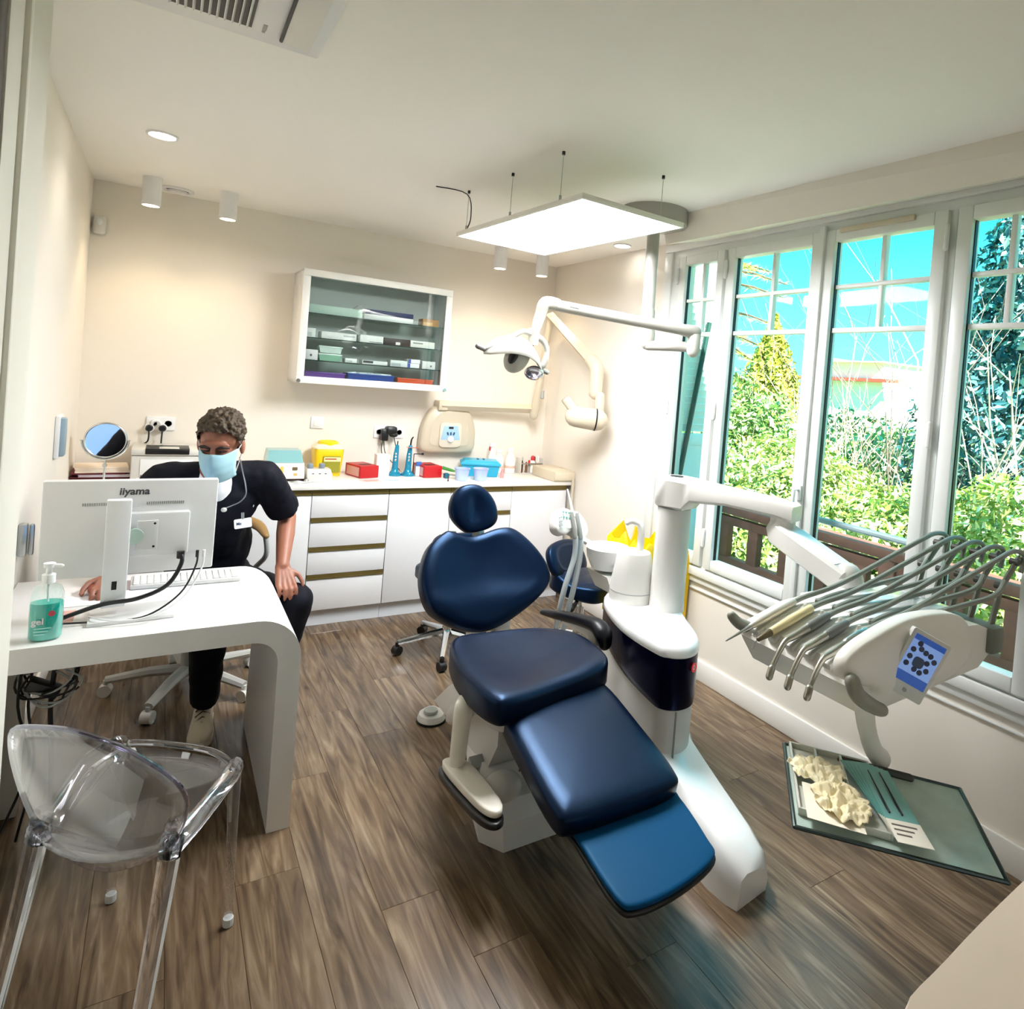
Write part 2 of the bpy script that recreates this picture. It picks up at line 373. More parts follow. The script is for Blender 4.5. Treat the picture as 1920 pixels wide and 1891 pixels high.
b = B(); box(b, (XR-.058, 2.084, 1.20), (.014, .028, .075), None, .006); tube(b, [(XR-.06, 2.084, 1.215), (XR-.095, 2.084, 1.215), (XR-.1, 2.084, 1.10)], .0085, 10, True); obj('handle', b, PVC, w2)
b = B(); bx(b, XR-.05, XR-.03, 1.62, 1.99, 2.455, 2.48, .005); obj('vent_cover', b, CREAM, w3)
b = B(); tube(b, [(XR+.12, 1.42, 1.06), (XR+.12, 2.10, 1.06)], .016, 10); tube(b, [(XR+.12, 1.44, 1.06), (XR+.04, 1.44, 1.06)], .008, 8); tube(b, [(XR+.12, 2.08, 1.06), (XR+.04, 2.08, 1.06)], .008, 8)
solo('safety_bar', 'grey metal safety bar across the outside of the right wide window', 'rail', b, mat('bar_paint', '#aab6bc', .4), (XR+.12, 1.76, 1.05))

# ------------------------------------------------------------------ outside
b = B(); bx(b, XR+.18, 3.75, -2, 7.5, -.12, -.04); solo('balcony_floor', 'pale balcony floor outside the windows', 'balcony', b, mat('balcony_floor', '#e2e0dc', .8), (3.2, 2.5, -.1))
b = B(); bmesh.ops.create_grid(b, x_segments=30, y_segments=30, size=60, matrix=T(50, 10, -1.6))
o = struct('ground', b, mat('lawn', '#6f8a45', .9, var=.4, scale=.8), 'green garden ground', smooth=0)
WOOD = mat('rail_wood', '#7f5347', .65, var=.25, scale=12, bump=.3, bscale=60)
rail = thing('balcony_railing', 'brown wooden balcony railing outside the windows', 'railing', (3.5, 2.6, -.04))
b = B(); bx(b, 3.43, 3.55, -1.5, 6.6, .80, .86, .01); obj('handrail', b, WOOD, rail)
b = B(); bx(b, 3.46, 3.52, -1.5, 6.6, .72, .78, .006); obj('upper_rail', b, WOOD, rail)
b = B(); bx(b, 3.455, 3.525, -1.5, 6.6, .40, .49, .006); obj('lower_rail', b, WOOD, rail)
yy = -1.3
while yy < 6.6:
    b = B(); big = abs((yy+1.3) % 1.65) < .05
    bx(b, 3.46, 3.52, yy-.045, yy+.045, .48, .73, .008); obj('baluster', b, WOOD, rail); yy += .275
for yy in (-1.2, .45, 2.1, 3.75, 5.4): b = B(); bx(b, 3.44, 3.54, yy-.05, yy+.05, -.04, .82, .01); obj('post', b, WOOD, rail)
# louvred shutter folded outside the narrow window
sh = thing('louvred_shutter', 'white louvred shutter folded out beside the narrow window', 'shutter', (3.1, 3.42, -.04))
SHW = mat('shutter_paint', '#e8f1f2', .5)
for a in ((2.88, 2.95), (3.34, 3.41)): b = B(); bx(b, a[0], a[1], 3.40, 3.44, .0, 2.75, .004); obj('stile', b, SHW, sh)
for a in ((0, .12), (1.28, 1.36), (2.65, 2.75)): b = B(); bx(b, 2.95, 3.34, 3.40, 3.44, a[0], a[1], .004); obj('rail', b, SHW, sh)
zz = 1.40
while zz < 2.63:
    b = B(); box(b, (3.145, 3.42, zz), (.39, .008, .058), T(3.185, 3.42, zz) @ RX(.5) @ T(-3.185, -3.42, -zz)); obj('slat', b, SHW, sh); zz += .048
b = B(); bx(b, 2.95, 3.34, 3.412, 3.428, .12, 1.28); obj('panel', b, SHW, sh)
b = B(); tube(b, [(3.165, 3.385, 2.14), (3.01, 3.385, 1.10), (2.98, 3.385, .9)], .018, 8); solo('shutter_stay_bar', 'dark green bar leaning against the white shutter', 'bar', b, mat('stay_green', '#17443c', .4), (2.98, 3.385, .9))

LEAF = {}
def leaf_mat(name, cols):
    m = bpy.data.materials.new(name); m.use_nodes = True; nt = m.node_tree; b = nt.nodes['Principled BSDF']
    g = nt.nodes.new('ShaderNodeNewGeometry'); r = nt.nodes.new('ShaderNodeValToRGB'); e = r.color_ramp.elements
    e[0].color = (*srgb(cols[0]), 1); e[1].color = (*srgb(cols[-1]), 1)
    for i, c in enumerate(cols[1:-1]): k = e.new((i+1)/(len(cols)-1)); k.color = (*srgb(c), 1)
    nt.links.new(g.outputs['Random Per Island'], r.inputs[0]); nt.links.new(r.outputs[0], b.inputs['Base Color']); b.inputs['Roughness'].default_value = .45
    b.inputs['Transmission Weight'].default_value = 0
    return m
LG = leaf_mat('leaf_green', ['#3f6a2a', '#74a348', '#a9c878', '#e2ecc4']); LY = leaf_mat('leaf_yellow', ['#5d6d1c', '#a3ab3a', '#cfc552', '#e8dc7a'])
LD = leaf_mat('leaf_dark', ['#17424e', '#2f6a72', '#5c9388', '#c9e2d8']); LM = leaf_mat('leaf_mixed', ['#568434', '#98b750', '#cfd784', '#f4f3d0'])
BARK = mat('bark', '#6b5b4c', .9, var=.2); TWIG = mat('twig', '#c9b49e', .8, var=.2)
def foliage(rg, n, shape, size):
    vs, fs = [], []
    while len(fs) < n:
        p, nr = shape(rg)
        s = size*(.6+.8*rg.random()); a = Vector((rg.gauss(0, 1), rg.gauss(0, 1), rg.gauss(0, 1))).normalized(); u = (nr+a*.9).normalized()
        t = u.orthogonal().normalized(); t = (Matrix.Rotation(rg.random()*6.28, 3, u) @ t); w = u.cross(t)
        i = len(vs); vs += [p-t*s, p+w*s*.45+u*s*.12, p+t*s, p-w*s*.45+u*s*.12]; fs.append((i, i+1, i+2, i+3))
    return vs, fs
def plant(name, label, loc, m, n, shape, size, group, stems=4, top=1.0, spread=.5, seed=1):
    rg = random.Random(seed); t = thing(name, label, 'bush' if 'tree' not in name else 'tree', loc, 0, group)
    vs, fs = foliage(rg, n, shape, size); me = bpy.data.meshes.new('foliage'); me.from_pydata([tuple(v) for v in vs], [], fs); me.materials.append(m)
    o = bpy.data.objects.new('foliage', me); COL.objects.link(o); o.parent = t
    b = B()
    for k in range(stems):
        a = rg.random()*6.28; tube(b, crv([(0, 0, 0), (math.cos(a)*spread*.4, math.sin(a)*spread*.4, top*.5), (math.cos(a)*spread, math.sin(a)*spread, top)], 4), [.035, .02, .008], 6)
    obj('stem', b, BARK, t, world=False)
    return t
def blob(rx, ry, rz, z0, lump=.25, sd=0):
    def f(rg):
        d = Vector((rg.gauss(0, 1), rg.gauss(0, 1), rg.gauss(0, 1))).normalized()
        k = (1+lump*noise.noise(d*2.3+Vector((sd, sd*2, 0))))*(.72+.28*rg.random()**.4)
        return Vector((d.x*rx*k, d.y*ry*k, z0+d.z*rz*k)), d
    return f
def cone_s(r, h, z0):
    def f(rg):
        t = rg.random()**1.6; a = rg.random()*6.283; k = (.6+.4*rg.random())*(1+.22*math.sin(a*7+t*30))
        return Vector((math.cos(a)*r*(1-t)*k, math.sin(a)*r*(1-t)*k, z0+t*h)), Vector((math.cos(a), math.sin(a), .4)).normalized()
    return f
GZ = -1.6
plant('hedge_bush', 'green leafy bush behind the balcony, seen through the left wide window', (5.9, 5.9, GZ), LG, 24000, blob(1.15, 1.25, 1.9, 1.55, sd=1), .042, 'hedge bushes', 5, 2.6, .7, 2)
plant('hedge_bush', 'yellow-green bush at the centre of the hedge behind the balcony', (5.4, 4.35, GZ), LM, 24000, blob(1.1, 1.15, 1.6, 1.2, sd=4), .040, 'hedge bushes', 5, 2.2, .7, 3)
plant('hedge_bush', 'bright bush seen through the right wide window', (5.2, 3.0, GZ), LM, 22000, blob(1.0, 1.0, 1.45, 1.2, sd=7), .038, 'hedge bushes', 5, 2.2, .6, 4)
plant('hedge_bush', 'pale green bush seen through the narrow right window', (4.9, 1.75, GZ), LM, 24000, blob(.95, 1.0, 1.7, 1.35, sd=9), .036, 'hedge bushes', 5, 2.2, .6, 5)
plant('hedge_bush', 'leafy bush low at the far right of the hedge', (4.8, .3, GZ), LM, 4000, blob(.9, .9, 1.5, 1.3, sd=12), .08, 'hedge bushes', 5, 2.2, .6, 6)
plant('hedge_bush', 'bush at the far left of the hedge beyond the shutter', (5.6, 7.6, GZ), LG, 4000, blob(1.1, 1.1, 1.8, 1.4, sd=14), .08, 'hedge bushes', 5, 2.2, .6, 7)
plant('conifer_tree', 'golden conical conifer behind the left wide window', (8.2, 7.25, GZ), LY, 22000, cone_s(1.75, 4.3, .3), .05, None, 1, 3.8, .05, 8)
plant('conifer_tree', 'dark blue-green conifer behind the narrow right window', (8.0, 3.25, GZ), LD, 40000, cone_s(1.75, 7.2, .5), .055, None, 1, 6.5, .05, 9)
plant('hedge_bush', 'distant pale shrub under the white building', (9.5, 6.3, GZ), LG, 12000, blob(1.3, 1.9, 1.5, 1.5, sd=20), .055, 'hedge bushes', 5, 2.2, .6, 10)
def branchy(name, label, loc, h, n, seed, m=TWIG, r0=.018, fan=.45):
    rg = random.Random(seed); b = B()
    def grow(p, d, ln, r, lv):
        mid = p+d*ln*.5+Vector((rg.gauss(0, .05), rg.gauss(0, .05), 0))*ln; q = p+d*ln
        tube(b, [p, mid, q], [r, r*.8, r*.55], 5)
        if lv:
            for k in range(3): grow(p+d*ln*(.35+.3*k), (d+Vector((rg.gauss(0, fan), rg.gauss(0, fan), rg.gauss(.05, fan*.6)))).normalized(), ln*(.42+.2*rg.random()), r*.5, lv-1)
    for k in range(n): grow(Vector((rg.gauss(0, .18), rg.gauss(0, .18), 0)), Vector((rg.gauss(0, .2), rg.gauss(0, .2), 1)).normalized(), h*(.65+.35*rg.random()), r0, 2)
    return solo(name, label, 'shrub', b, m, loc, 'bare winter shrubs', world=False, smooth=0)
branchy('bare_shrub', 'leafless pale shrub behind the hedge, under the white building', (6.9, 5.0, GZ), 2.75, 16, 3)
branchy('bare_shrub', 'tall leafless shrub reaching the sky in the right wide window', (6.5, 3.9, GZ), 3.7, 12, 4, mat('twig_dark', '#8b7a70', .8), .010)
branchy('bare_shrub', 'leafless shrub left of the white building', (6.6, 5.75, GZ), 2.5, 12, 5)
branchy('bare_shrub', 'leafless shrub in front of the dark conifer', (5.9, 2.55, GZ), 3.2, 14, 6)
b = B(); rg = random.Random(3)
pt = thing('pine_tree', 'pine with hanging branches at the top of the left wide window', 'tree', (9.2, 9.6, GZ))
tube(b, [(0, 0, 0), (.05, -.05, 3), (0, 0, 6.5)], [.14, .1, .05], 8); obj('trunk', b, BARK, pt, world=False)
b = B(); vs, fs = [], []
for k in range(16):
    z = 3.6+rg.random()*2.6; a = rg.uniform(-2.6, -.9); e = Vector((math.cos(a)*1.3, math.sin(a)*1.3, z-.35)); s = Vector((0, 0, z))
    tube(b, [s, (s+e)/2+Vector((0, 0, .05)), e], [.03, .02, .008], 5)
    for q in range(150):
        t = .3+.7*rg.random(); p = s.lerp(e, t); d = Vector((rg.gauss(0, 1), rg.gauss(0, 1), rg.gauss(.2, 1))).normalized(); w = d.orthogonal().normalized()*.006
        i = len(vs); vs += [p-w, p+w, p+d*.16]; fs.append((i, i+1, i+2))
obj('branch', b, BARK, pt, world=False)
me = bpy.data.meshes.new('needles'); me.from_pydata([tuple(v) for v in vs], [], fs); me.materials.append(LY); o = bpy.data.objects.new('needles', me); COL.objects.link(o); o.parent = pt
bd = thing('building', 'distant white flat-roofed building with a grey side', 'building', (34, 23.5, GZ))
b = B(); bx(b, 31, 37, 20.0, 23.2, GZ, 3.95); obj('wall', b, mat('far_wall', '#f4f2f0', .8), bd, smooth=0)
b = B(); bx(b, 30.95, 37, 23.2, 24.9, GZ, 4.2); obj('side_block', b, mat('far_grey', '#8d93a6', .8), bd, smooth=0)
b = B(); bx(b, 30.5, 30.95, 19.0, 26.0, 2.95, 3.12); obj('roof_edge', b, mat('far_red', '#c45a4a', .8), bd, smooth=0)
b = B(); bx(b, 30.6, 37.2, 19.8, 23.3, 3.95, 4.03); obj('roof', b, mat('far_roof', '#d9d9dc', .8), bd, smooth=0)

# ------------------------------------------------------------------ ceiling fittings
PM = T(1.3078, 2.1605, 0) @ RZ(.0691)
pl = thing('hanging_panel_lamp', 'large flat luminous ceiling panel hung on wires over the chair', 'ceiling light', (1.55, 2.7, 2.361))
b = B(); bx(b, 0, .553, 0, 1.111, 2.361, 2.379, .002, PM); obj('tray', b, mat('panel_back', '#e9e7df', .5), pl)
b = B(); bx(b, .010, .543, .010, 1.101, 2.3585, 2.3605, 0, PM); obj('diffuser', b, lamp_mat('panel_light', (.97, .985, 1), PANEL), pl, smooth=0)
b = B()
for a in ((0, .553, 0, .010), (0, .553, 1.101, 1.111), (0, .010, .010, 1.101), (.543, .553, .010, 1.101)): bx(b, *a, 2.356, 2.362, .001, PM)
obj('edge_frame', b, SATIN, pl)
for (x, y) in ((.03, 1.06), (.035, .62), (.03, .2), (.50, .1), (.50, 1.05)):
    p = PM @ Vector((x, y, 0)); b = B(); tube(b, [(p.x, p.y, 2.378), (p.x, p.y, ZH)], .0016, 6); obj('wire', b, STEEL, pl)
    b = B(); tube(b, [(p.x, p.y, ZH-.014), (p.x, p.y, ZH)], .007, 10); obj('ceiling_clip', b, BLACK, pl); b = B(); tube(b, [(p.x, p.y, 2.378), (p.x, p.y, 2.41)], .006, 8); obj('wire_clip', b, STEEL, pl)
p = PM @ Vector((.03, 1.06, 0)); b = B(); tube(b, crv([(p.x, p.y, 2.385), (p.x+.02, p.y, 2.46), (p.x-.01, p.y, ZH-.02), (p.x-.16, p.y+.05, ZH-.004)], 5), .003, 6); obj('cable', b, BLACK, pl)
def downlight(name, label, x, y, tall, col, s, group):
    t = thing(name, label, 'ceiling light', (x, y, ZH), 0, group); h = .155 if tall else .0
    if tall:
        b = B(); lathe(b, [(.0465, 0), (.0465, -h), (.040, -h), (.038, -h+.05), (.0, -h+.05)], 28, T(x, y, ZH)); obj('housing', b, WHITE, t)
        b = B(); lathe(b, [(.036, -h+.045), (.036, -h+.03), (.0, -h+.03)], 24, T(x, y, ZH)); obj('bulb', b, lamp_mat('spot_glow', (1, .8, .5), 9), t)
    else:
        b = B(); lathe(b, [(.062, 0), (.062, -.006), (.052, -.007), (.052, 0)], 28, T(x, y, ZH)); obj('rim', b, WHITE, t)
        b = B(); lathe(b, [(.052, -.002), (.052, -.005), (.0, -.005)], 24, T(x, y, ZH)); obj('bulb', b, lamp_mat('downlight_glow', (1, .96, .9), 5), t)
    ld = bpy.data.lights.new(name+'_beam', 'SPOT'); ld.energy = s; ld.color = col; ld.spot_size = 1.9 if tall else 2.4; ld.spot_blend = .7; ld.shadow_soft_size = .03
    lo = bpy.data.objects.new('beam', ld); COL.objects.link(lo); lo.parent = t; lo.location = (0, 0, -h-.012)
WARM = (1, .78, .5)
for i, (x, y, lb) in enumerate(((-.12, 4.42, 'white cylinder spotlight nearest the left wall'), (.257, 4.42, 'white cylinder spotlight second from the left wall'), (2.02, 4.42, 'white cylinder spotlight just left of the right corner pair'), (2.37, 4.42, 'white cylinder spotlight nearest the back right corner'))):
    downlight('cylinder_spotlight', lb, x, y, True, WARM, SPOT, 'cylinder ceiling spotlights')
downlight('recessed_downlight', 'round recessed downlight above the desk', -.071, 3.505, False, (1, .93, .82), SPOT*1.0, 'recessed downlights')
downlight('recessed_downlight', 'round recessed downlight by the window corner', 2.526, 3.604, False, (1, .88, .7), SPOT*.06, 'recessed downlights')
t = thing('ceiling_vent', 'round white air vent beside the left spotlight', 'vent', (-.0, 4.60, ZH))
b = B(); lathe(b, [(.085, 0), (.085, -.008), (.066, -.012), (.060, 0)], 28, T(0, 4.60, ZH)); obj('ring', b, WHITE, t)
b = B(); lathe(b, [(.0, -.004), (.050, -.010), (.046, -.018), (.0, -.020)], 28, T(0, 4.60, ZH)); obj('disc', b, WHITE, t)
b = B(); lathe(b, [(.060, -.001), (.060, -.003), (0, -.003)], 28, T(0, 4.60, ZH)); obj('gap', b, BLACK, t)
ac = thing('air_conditioner', 'white ceiling cassette air conditioner with slatted grille', 'air conditioner', (.03, 1.86, ZH))
b = B(); bx(b, -.29, .335, 1.54, 2.17, ZH-.03, ZH, .008); obj('panel', b, WHITE, ac)
b = B(); bx(b, -.20, .145, 1.63, 2.085, ZH-.034, ZH-.028); obj('grille_recess', b, BLACK, ac)
for k in range(19):
    x = -.192+k*.0182; b = B(); box(b, (x, 1.857, ZH-.034), (.003, .45, .016), T(x, 0, ZH-.034) @ RY(.5) @ T(-x, 0, -ZH+.034)); obj('slat', b, WHITE, ac)
b = B(); box(b, (.262, 1.86, ZH-.036), (.075, .50, .008), T(.262, 0, ZH-.036) @ RY(.12) @ T(-.262, 0, -ZH+.036), .003); obj('flap', b, mat('flap_white', '#e2e0da', .4), ac)
b = B(); tube(b, [(.224, 1.61, ZH-.034), (.224, 2.11, ZH-.034)], .005, 8); obj('flap_hinge', b, BLACK, ac)
b = B(); bx(b, .172, .182, 2.05, 2.085, ZH-.0315, ZH-.0295); bx(b, .172, .180, 2.09, 2.10, ZH-.0315, ZH-.0295); obj('badge', b, GREYP, ac)
t = thing('motion_sensor', 'small white alarm sensor high in the left back corner', 'sensor', (-.36, YB, 2.28))
b = B(); box(b, (-.365, YB-.03, 2.33), (.062, .05, .105), None, .015, 3); obj('body', b, PLAST, t)
b = B(); ell(b, (-.365, YB-.05, 2.345), (.018, .012, .022)); obj('lens', b, mat('lens_white', '#dfe3e6', .2), t)

# ================================================================== BACK WALL FURNITURE
YC = 4.235                                         # cabinet front plane
def base_cabinet(x0, x1, kind, label):
    t = thing('base_cabinet', label, 'cabinet', ((x0+x1)/2, 4.5, 0), 0, 'white base cabinets')
    b = B(); bx(b, x0+.001, x1-.001, YC+.02, YB-.002, .10, .855); obj('carcass', b, WHITE, t)
    b = B(); bx(b, x0+.001, x1-.001, YC+.035, YC+.05, 0, .10); obj('plinth', b, mat('plinth_white', '#dfe3ea', .35), t)
    b = B(); bx(b, x0+.002, x1-.002, YC+.002, YC+.012, .828, .859); bx(b, x0+.002, x1-.002, YC-.006, YC+.012, .826, .831); obj('handle_strip', b, GOLD, t)
    def front(nm, z0, z1):
        b = B(); bx(b, x0+.0025, x1-.0025, YC, YC+.019, z0, z1, .0015); return obj(nm, b, WHITE, t)
    if kind == 'door': front('door', .105, .824)
    else:
        zs = [(.685, .824), (.502, .658), (.330, .475), (.105, .302)] if kind == 'drawers' else [(.685, .824), (.105, .658)]
        for i, (a, c) in enumerate(zs):
            d = front('drawer' if kind == 'drawers' or i == 0 else 'door', a, c)
            if i: b = B(); bx(b, x0+.003, x1-.003, YC+.002, YC+.014, c, c+.027); bx(b, x0+.003, x1-.003, YC-.006, YC+.01, c-.001, c+.004); obj('handle_strip', b, GOLD, d)
    return t
base_cabinet(XL+.002, .30, 'door', 'white cabinet at the far left, behind the monitor')
base_cabinet(.30, .804, 'door', 'white single-door cabinet behind the seated man')
base_cabinet(.804, 1.278, 'drawers', 'white cabinet with four drawers and brass strips')
base_cabinet(1.278, 1.704, 'door', 'white single-door cabinet right of the drawers')
base_cabinet(1.704, 2.171, 'top', 'white cabinet behind the headrest with one top drawer')
base_cabinet(2.171, 2.637, 'door', 'white single-door cabinet at the right wall')
b = B(); bx(b, XL+.001, XR-.001, YC-.022, YB-.001, .862, WZ, .002); solo('worktop', 'long white worktop along the back wall', 'worktop', b, mat('worktop_white', '#ebe8e3', .3, var=.015), (1.1, 4.5, .862))

# wall cabinet with glass door
wc = thing('wall_cabinet', 'white wall cabinet with a glass flap door and glass shelves', 'cabinet', (1.185, YB, 1.505))
X0, X1, Z0, Z1, YW = .692, 1.676, 1.505, 2.225, 4.415
b = B()
for a in ((X0, X0+.018, YW+.022, YB-.001, Z0, Z1), (X1-.018, X1, YW+.022, YB-.001, Z0, Z1), (X0, X1, YW+.022, YB-.001, Z0, Z0+.018), (X0, X1, YW+.022, YB-.001, Z1-.018, Z1)): bx(b, *a, .001)
obj('carcass', b, WHITE, wc)
b = B(); bx(b, X0+.018, X1-.018, YB-.012, YB-.002, Z0+.018, Z1-.018); obj('back_panel', b, mat('cab_back', '#d3d9d6', .6), wc)
d = None
for nm, a in (('door_rail', (X0, X1, Z0, Z0+.045)), ('door_rail', (X0, X1, Z1-.045, Z1)), ('door_stile', (X0, X0+.045, Z0+.045, Z1-.045)), ('door_stile', (X1-.045, X1, Z0+.045, Z1-.045))):
    b = B(); bx(b, a[0], a[1], YW, YW+.021, a[2], a[3], .003); obj(nm, b, SATIN, wc)
b = B(); bx(b, X0+.043, X1-.043, YW+.008, YW+.012, Z0+.043, Z1-.043); b.transform(T(0, YW+.012, 1.865) @ RX(.035) @ T(0, -YW-.012, -1.865)); obj('glass_door', b, CABG, wc, smooth=0)
SH = [Z0+.018, 1.656, 1.800, 1.956]
for z in SH[1:]: b = B(); bx(b, X0+.02, X1-.02, YW+.035, YB-.014, z-.006, z); obj('shelf', b, SHELFG, wc, smooth=0); b = B(); bx(b, X0+.02, X1-.02, YW+.031, YW+.035, z-.006, z); obj('shelf_edge', b, mat('glass_edge', '#13302a', .2), wc)
for x in (X0+.012, X1-.012): b = B(); tube(b, [(x, YW-.012, Z0+.015), (x, YW+.005, Z0+.015)], .012, 14); obj('door_knob', b, CHROME, wc)
def carton(label, xa, xb, z, h, dep, cols, name='carton', cat='box', yf=YW+.05, group='cartons in the wall cabinet', rz=0, band=None, lid=None):
    """cardboard carton: body, tuck flap line, printed band"""
    xc = (xa+xb)/2; t = thing(name, label, cat, (xc, yf+dep/2, z), rz, group); w = xb-xa
    m = mat('card_'+cols[0][1:], cols[0], .5)
    b = B(); bx(b, -w/2, w/2, -dep/2, dep/2, .0005, h, .0025); obj('body', b, m, t, world=False)
    if len(cols) > 1:
        z0, z1, u0, u1 = band or (.1, .55, .05, .6)
        b = B(); bx(b, -w/2+u0*w, -w/2+u1*w, -dep/2-.0012, -dep/2+.002, z0*h, z1*h); obj('print', b, mat('print_'+cols[1][1:], cols[1], .5), t, world=False)
    if lid:
        b = B(); bx(b, -w/2-.002, w/2+.002, -dep/2-.002, dep/2+.002, h*.62, h+.002, .0025); obj('lid', b, mat('card_'+lid[1:], lid, .5), t, world=False)
    return t
GX = X0+.045
def gx(o): return GX+o*.000654
carton('pale green flat carton on the top shelf of the wall cabinet', gx(0), gx(520), SH[3], .056, .2, ['#bcd6cc'])
carton('navy and white carton on the top shelf of the wall cabinet', gx(540), gx(1045), SH[3], .036, .2, ['#f0f2f4'], lid=None)
carton('navy carton lying on the white one on the top shelf', gx(540), gx(1045), SH[3]+.0365, .032, .2, ['#1c2a66'])
carton('small orange-brown carton at the right of the top shelf', gx(1150), gx(1330), SH[3], .05, .1, ['#b98245', '#e5b874'])
b = B(); loft(b, [[(0, 0, 0), (.06, 0, 0), (.06, .05, 0), (0, .05, 0)], [(.035, 0, .03), (.065, 0, .03), (.065, .05, .03), (.035, .05, .03)]]); b.transform(T(gx(440), YW+.09, SH[3]+.0565)); solo('wedge_sachet', 'grey wedge lying on the pale green carton', 'sachet', b, GREYP, (gx(440), YW+.09, SH[3]+.0565))
carton('small white carton at the left end of the second shelf', gx(5), gx(90), SH[2], .058, .1, ['#eef0ee', '#c9d2d2'])
carton('long white carton on the second shelf of the cabinet', gx(145), gx(480), SH[2], .046, .12, ['#f4f4f2', '#b9c0c6'], band=(.5, .7, .62, .95))
carton('white carton with a dark line in the middle of the second shelf', gx(515), gx(750), SH[2], .050, .12, ['#f4f4f2', '#3a3f46'], band=(.1, .18, .4, .95))
carton('dark brown carton with white dots on the second shelf', gx(755), gx(1030), SH[2], .047, .12, ['#2a1512', '#efe9e4'], band=(.1, .5, .45, .62))
carton('white carton at the right end of the second shelf', gx(1036), gx(1300), SH[2], .047, .12, ['#f2f0ea', '#9a9a94'], band=(.55, .75, .1, .5))
carton('grey white carton with dots at the left of the third shelf', gx(5), gx(125), SH[1], .066, .11, ['#e6e4e6', '#4b4450'], band=(.35, .55, .4, .55))
for k, (lb, z, h) in enumerate((('lower green clear box on the third shelf', SH[1], .05), ('upper pale clear box stacked on the third shelf', SH[1]+.051, .048))):
    x0, x1 = gx(135), gx(350); t = thing('clear_box', lb, 'box', ((x0+x1)/2, YW+.10, z), 0, 'clear boxes in the cabinet'); w = x1-x0
    b = B(); loft(b, [[(sx*(w/2-.008), sy*.045, .001) for sx, sy in ((-1, -1), (1, -1), (1, 1), (-1, 1))], [(sx*w/2, sy*.05, h-.01) for sx, sy in ((-1, -1), (1, -1), (1, 1), (-1, 1))]]); obj('tub', b, mat('tub%d' % k, ('#8fc2a8', '#cfe2da')[k], .2), t, world=False)
    b = B(); bx(b, -w/2-.003, w/2+.003, -.053, .053, h-.012, h-.002, .003); obj('lid', b, mat('tub_lid', '#d7e8e0', .2), t, world=False)
carton('tiny white carton beside the clear boxes on the third shelf', gx(385), gx(500), SH[1], .030, .08, ['#f3f5f3', '#c2cccc'])
carton('flat white and black carton in the middle of the third shelf', gx(555), gx(810), SH[1], .027, .09, ['#eceeed', '#1d2226'], band=(.35, .9, .03, .42))
carton('grey white carton right of the middle on the third shelf', gx(840), gx(1020), SH[1], .044, .1, ['#dfe5e4', '#aeb9bb'])
carton('lower blue and white carton on the third shelf', gx(1025), gx(1150), SH[1], .030, .1, ['#f2f4f6', '#2d55b8'], band=(0.05, .95, .0, .2))
carton('upper blue and white carton on the third shelf', gx(1030), gx(1155), SH[1]+.0305, .030, .1, ['#f2f4f6', '#2d55b8'], band=(0.05, .95, .0, .2))
carton('pale carton with dots at the right end of the third shelf', gx(1180), gx(1325), SH[1], .056, .1, ['#dedcda', '#4b4a50'], band=(.3, .5, .6, .72))
def bin_(label, xa, xb, h, col):
    t = thing('open_bin', label, 'bin', ((xa+xb)/2, YW+.12, SH[0]), 0, 'coloured bins in the cabinet'); w = xb-xa; m = mat('bin_'+col[1:], col, .35)
    ri = [[(sx*(w/2-i*.003-.006*(1-k)), sy*(.075-i*.003-.004*(1-k)), .001+k*h if not i else max(.004, k*h)) for sx, sy in ((-1, -1), (1, -1), (1, 1), (-1, 1))] for i, k in ((0, 0), (0, 1), (1, 1), (1, 0))]
    b = B(); loft(b, ri); obj('tub', b, m, t, world=False)
    b = B(); bx(b, -w/2-.003, w/2+.003, -.080, -.074, h*.88, h, .001); obj('rim', b, m, t, world=False)
bin_('purple bin at the bottom of the wall cabinet', gx(15), gx(395), .058, '#6a3f9a'); bin_('blue bin at the bottom of the wall cabinet', gx(420), gx(890), .066, '#123f96'); bin_('orange bin at the bottom of the wall cabinet', gx(925), gx(1310), .058, '#d9501a')
for k in range(5): b = B(); box(b, (0, 0, .02), (.06, .08, .04), None, .006); b.transform(T(gx(480+k*85), YW+.125, SH[0]+.036) @ RZ(.4*k) @ RY(.15*(k % 3-1))); solo('sealed_sachet', ('leftmost', 'second', 'middle', 'fourth', 'rightmost')[k]+' clear sealed sachet in the blue bin', 'sachet', b, mat('sachet', '#d7e3ea', .25), (gx(480+k*85), YW+.125, SH[0]+.036), 'sachets in the blue bin')

# ------------------------------------------------------------------ wall fittings
def wall_plate(name, label, x0, x1, z0, z1, kind, group=None):
    t = thing(name, label, 'socket' if kind != 'switch' else 'switch', ((x0+x1)/2, YB, z0), 0, group)
    b = B(); bx(b, x0, x1, YB-.012, YB, z0, z1, .004); obj('plate', b, WHITE, t)
    if kind == 'switch': b = B(); bx(b, x0+.018, x1-.018, YB-.016, YB-.01, z0+.016, z1-.016, .003); obj('rocker', b, SATIN, t)
    else:
        n = max(2, int((x1-x0)/.07))
        for k in range(n): xc = x0+(k+.5)*(x1-x0)/n; b = B(); lathe(b, [(.021, 0), (.021, .002), (.018, .002), (.017, -.006), (0, -.006)], 20, T(xc, YB-.012, (z0+z1)/2) @ RX(PI/2)); obj('socket', b, mat('socket_grey', '#c9c9c6', .4), t)
    return t
wall_plate('wall_socket', 'white double wall socket above the printer', -.075, .075, 1.15, 1.235, 'socket')
wall_plate('light_switch', 'small square white light switch on the back wall', .857, .942, 1.19, 1.272, 'switch')
wall_plate('wall_socket', 'white wall socket strip behind the black chargers', 1.285, 1.505, 1.135, 1.222, 'socket')
